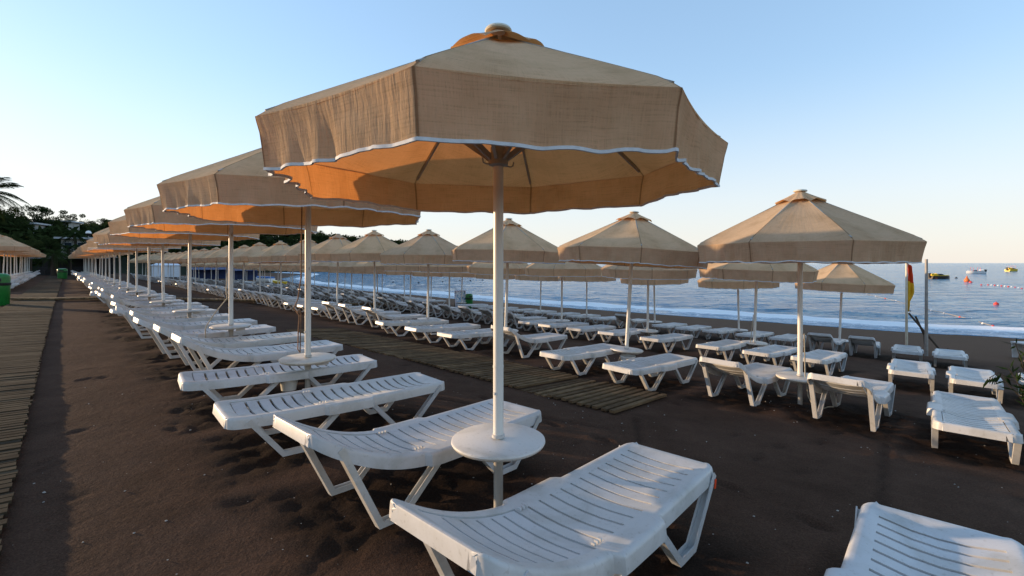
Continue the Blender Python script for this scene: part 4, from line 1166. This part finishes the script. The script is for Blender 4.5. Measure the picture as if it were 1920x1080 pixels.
# kayak and covered boat
def shore_boats():
    x, y = world_px(524, 68), 68; root = empty('kayak', (x, y, -1.38), 2.6)
    b = MB(); hull(b, 3.3, .8, .35, .5, .5, .25); b.obj('hull', M_yellow, root, 40)
    for s in (-.5, .5):
        b = MB(); b.lathe([(.24,.36),(.26,.40),(.18,.40)], 14, (s,0,0)); b.obj('seat', M_black, root)
    tag(root, 'yellow kayak lying by the water beyond the far loungers', 'kayak')
    x, y = world_px(495, 74), 74; root = empty('covered_boat', (x, y, -1.38), 2.7)
    b = MB(); hull(b, 3.6, 1.4, .6); b.obj('hull', M_white, root, 40)
    b = MB(); hull(b, 3.4, 1.3, .35, z0=.5); b.obj('boat_cover', M_blue, root, 40)
    tag(root, 'small boat under a blue cover beside the yellow kayak', 'boat')
shore_boats()
def oleander():
    r = random.Random(12); x, y = 5.95, 5.2; root = empty('oleander_bush', (x, y, -.30)); b = MB(); tone = []; st = MB()
    fl = MB()
    for i in range(46):
        a = r.uniform(0, 2*PI); lean = r.uniform(.1,.75); h = r.uniform(.5,1.0); p0 = Vector((r.uniform(-.15,.15), r.uniform(-.15,.15), 0)); p1 = p0+Vector((math.cos(a)*lean*.55, math.sin(a)*lean*.55, h)); st.tube([p0, p0.lerp(p1, .5)+Vector((0,0,.08)), p1], [.008,.006,.003], 5)
        for k in range(22):
            s = r.uniform(.25,1); p = p0.lerp(p1, s)+Vector((0,0,.08*math.sin(s*PI))); d = Vector((r.gauss(0,1), r.gauss(0,1), r.gauss(.5,.6))).normalized(); l = r.uniform(.08,.16); e = d.cross(Vector((r.gauss(0,1), r.gauss(0,1), 1))).normalized()*.011
            b.add([p, p+d*l*.5+e, p+d*l, p+d*l*.5-e], [(0,1,2,3)]); tone += [r.random()]*4
        if i % 9 == 0:
            for k in range(7): 
                q = p1+Vector((r.uniform(-.04,.04), r.uniform(-.04,.04), r.uniform(0,.05))); fl.lathe([(.004,0),(.017,.012),(.004,.018)], 6, tuple(q))
    st.tube([(-.1,0,.3), (-.38,.0,.58), (-.62,0,.72), (-.72,0,.66)], .0045, 5)
    for k in range(9): 
        q = Vector((-.60-.02*k, r.uniform(-.02,.02), .72-.010*k)); b.add([q, q+Vector((-.03,.01,-.05)), q+Vector((-.05,0,-.10+r.uniform(-.02,.03))), q+Vector((-.02,-.01,-.05))], [(0,1,2,3)]); tone += [.2]*4
    o = b.obj('leaves', M_olean, root); set_attr(o.data, 'tone', tone); st.obj('stems', M_bark, root, 40); fl.obj('blossom', M_bloom, root)
    tag(root, 'dark leafy bush with pale blossoms at the right edge', 'bush')
oleander()

# ------------------------------------------------------------------ light and camera
SUN_AZ = Vector((-.95, .31, 0)).normalized(); SUN_EL = R(5.8)
w = D.worlds.new('World'); scene.world = w; w.use_nodes = True; nt = w.node_tree; nt.nodes.clear()
sky = nt.nodes.new('ShaderNodeTexSky'); sky.sky_type = 'NISHITA'; sky.sun_disc = False
sky.sun_elevation = SUN_EL; sky.sun_rotation = math.atan2(SUN_AZ.x, SUN_AZ.y)
sky.air_density = 1.0; sky.dust_density = .15; sky.ozone_density = 2.2; sky.altitude = 0
bg = nt.nodes.new('ShaderNodeBackground'); bg.inputs[1].default_value = .15
wo = nt.nodes.new('ShaderNodeOutputWorld')
gm = nt.nodes.new('ShaderNodeGamma'); gm.inputs[1].default_value = .55
hs = nt.nodes.new('ShaderNodeHueSaturation'); hs.inputs['Saturation'].default_value = 1.33; hs.inputs['Value'].default_value = 1.4
nt.links.new(sky.outputs[0], gm.inputs[0]); nt.links.new(gm.outputs[0], hs.inputs['Color'])
tc = nt.nodes.new('ShaderNodeTexCoord'); sp = nt.nodes.new('ShaderNodeSeparateXYZ'); nt.links.new(tc.outputs['Generated'], sp.inputs[0])
hz = nt.nodes.new('ShaderNodeMapRange'); hz.interpolation_type = 'SMOOTHSTEP'; nt.links.new(sp.outputs[2], hz.inputs[0])
hz.inputs[1].default_value = -.02; hz.inputs[2].default_value = .36; hz.inputs[3].default_value = .80; hz.inputs[4].default_value = .05
tn = mixc(nt, hz.outputs[0], mixc(nt, 1, hs.outputs[0], (1.035, .965, 1.03), 'MULTIPLY'), (1.80, 1.80, 1.86)); nt.links.new(tn, bg.inputs[0]); nt.links.new(bg.outputs[0], wo.inputs[0])
sl = D.lights.new('sun', 'SUN'); sl.energy = 2.15; sl.angle = R(.6); sl.color = (1, .70, .42)
so = D.objects.new('sun', sl); COL.objects.link(so)
sd = Vector((SUN_AZ.x*math.cos(SUN_EL), SUN_AZ.y*math.cos(SUN_EL), math.sin(SUN_EL)))
so.rotation_euler = sd.to_track_quat('Z', 'Y').to_euler()
cam = D.cameras.new('camera'); co = D.objects.new('camera', cam); COL.objects.link(co); scene.camera = co
co.location = (0, 0, H_EYE); co.rotation_euler = (R(90), 0, 0)
cam.sensor_width = 36; cam.lens = 890/1920*36; cam.shift_y = -47/1920; cam.clip_start = .05; cam.clip_end = 60000
scene.view_settings.view_transform = 'Standard'; scene.view_settings.look = 'None'
scene.view_settings.exposure = 1.65; scene.view_settings.gamma = 1
scene.cycles.max_bounces = 8; scene.cycles.transparent_max_bounces = 8
scene.cycles.use_denoising = True
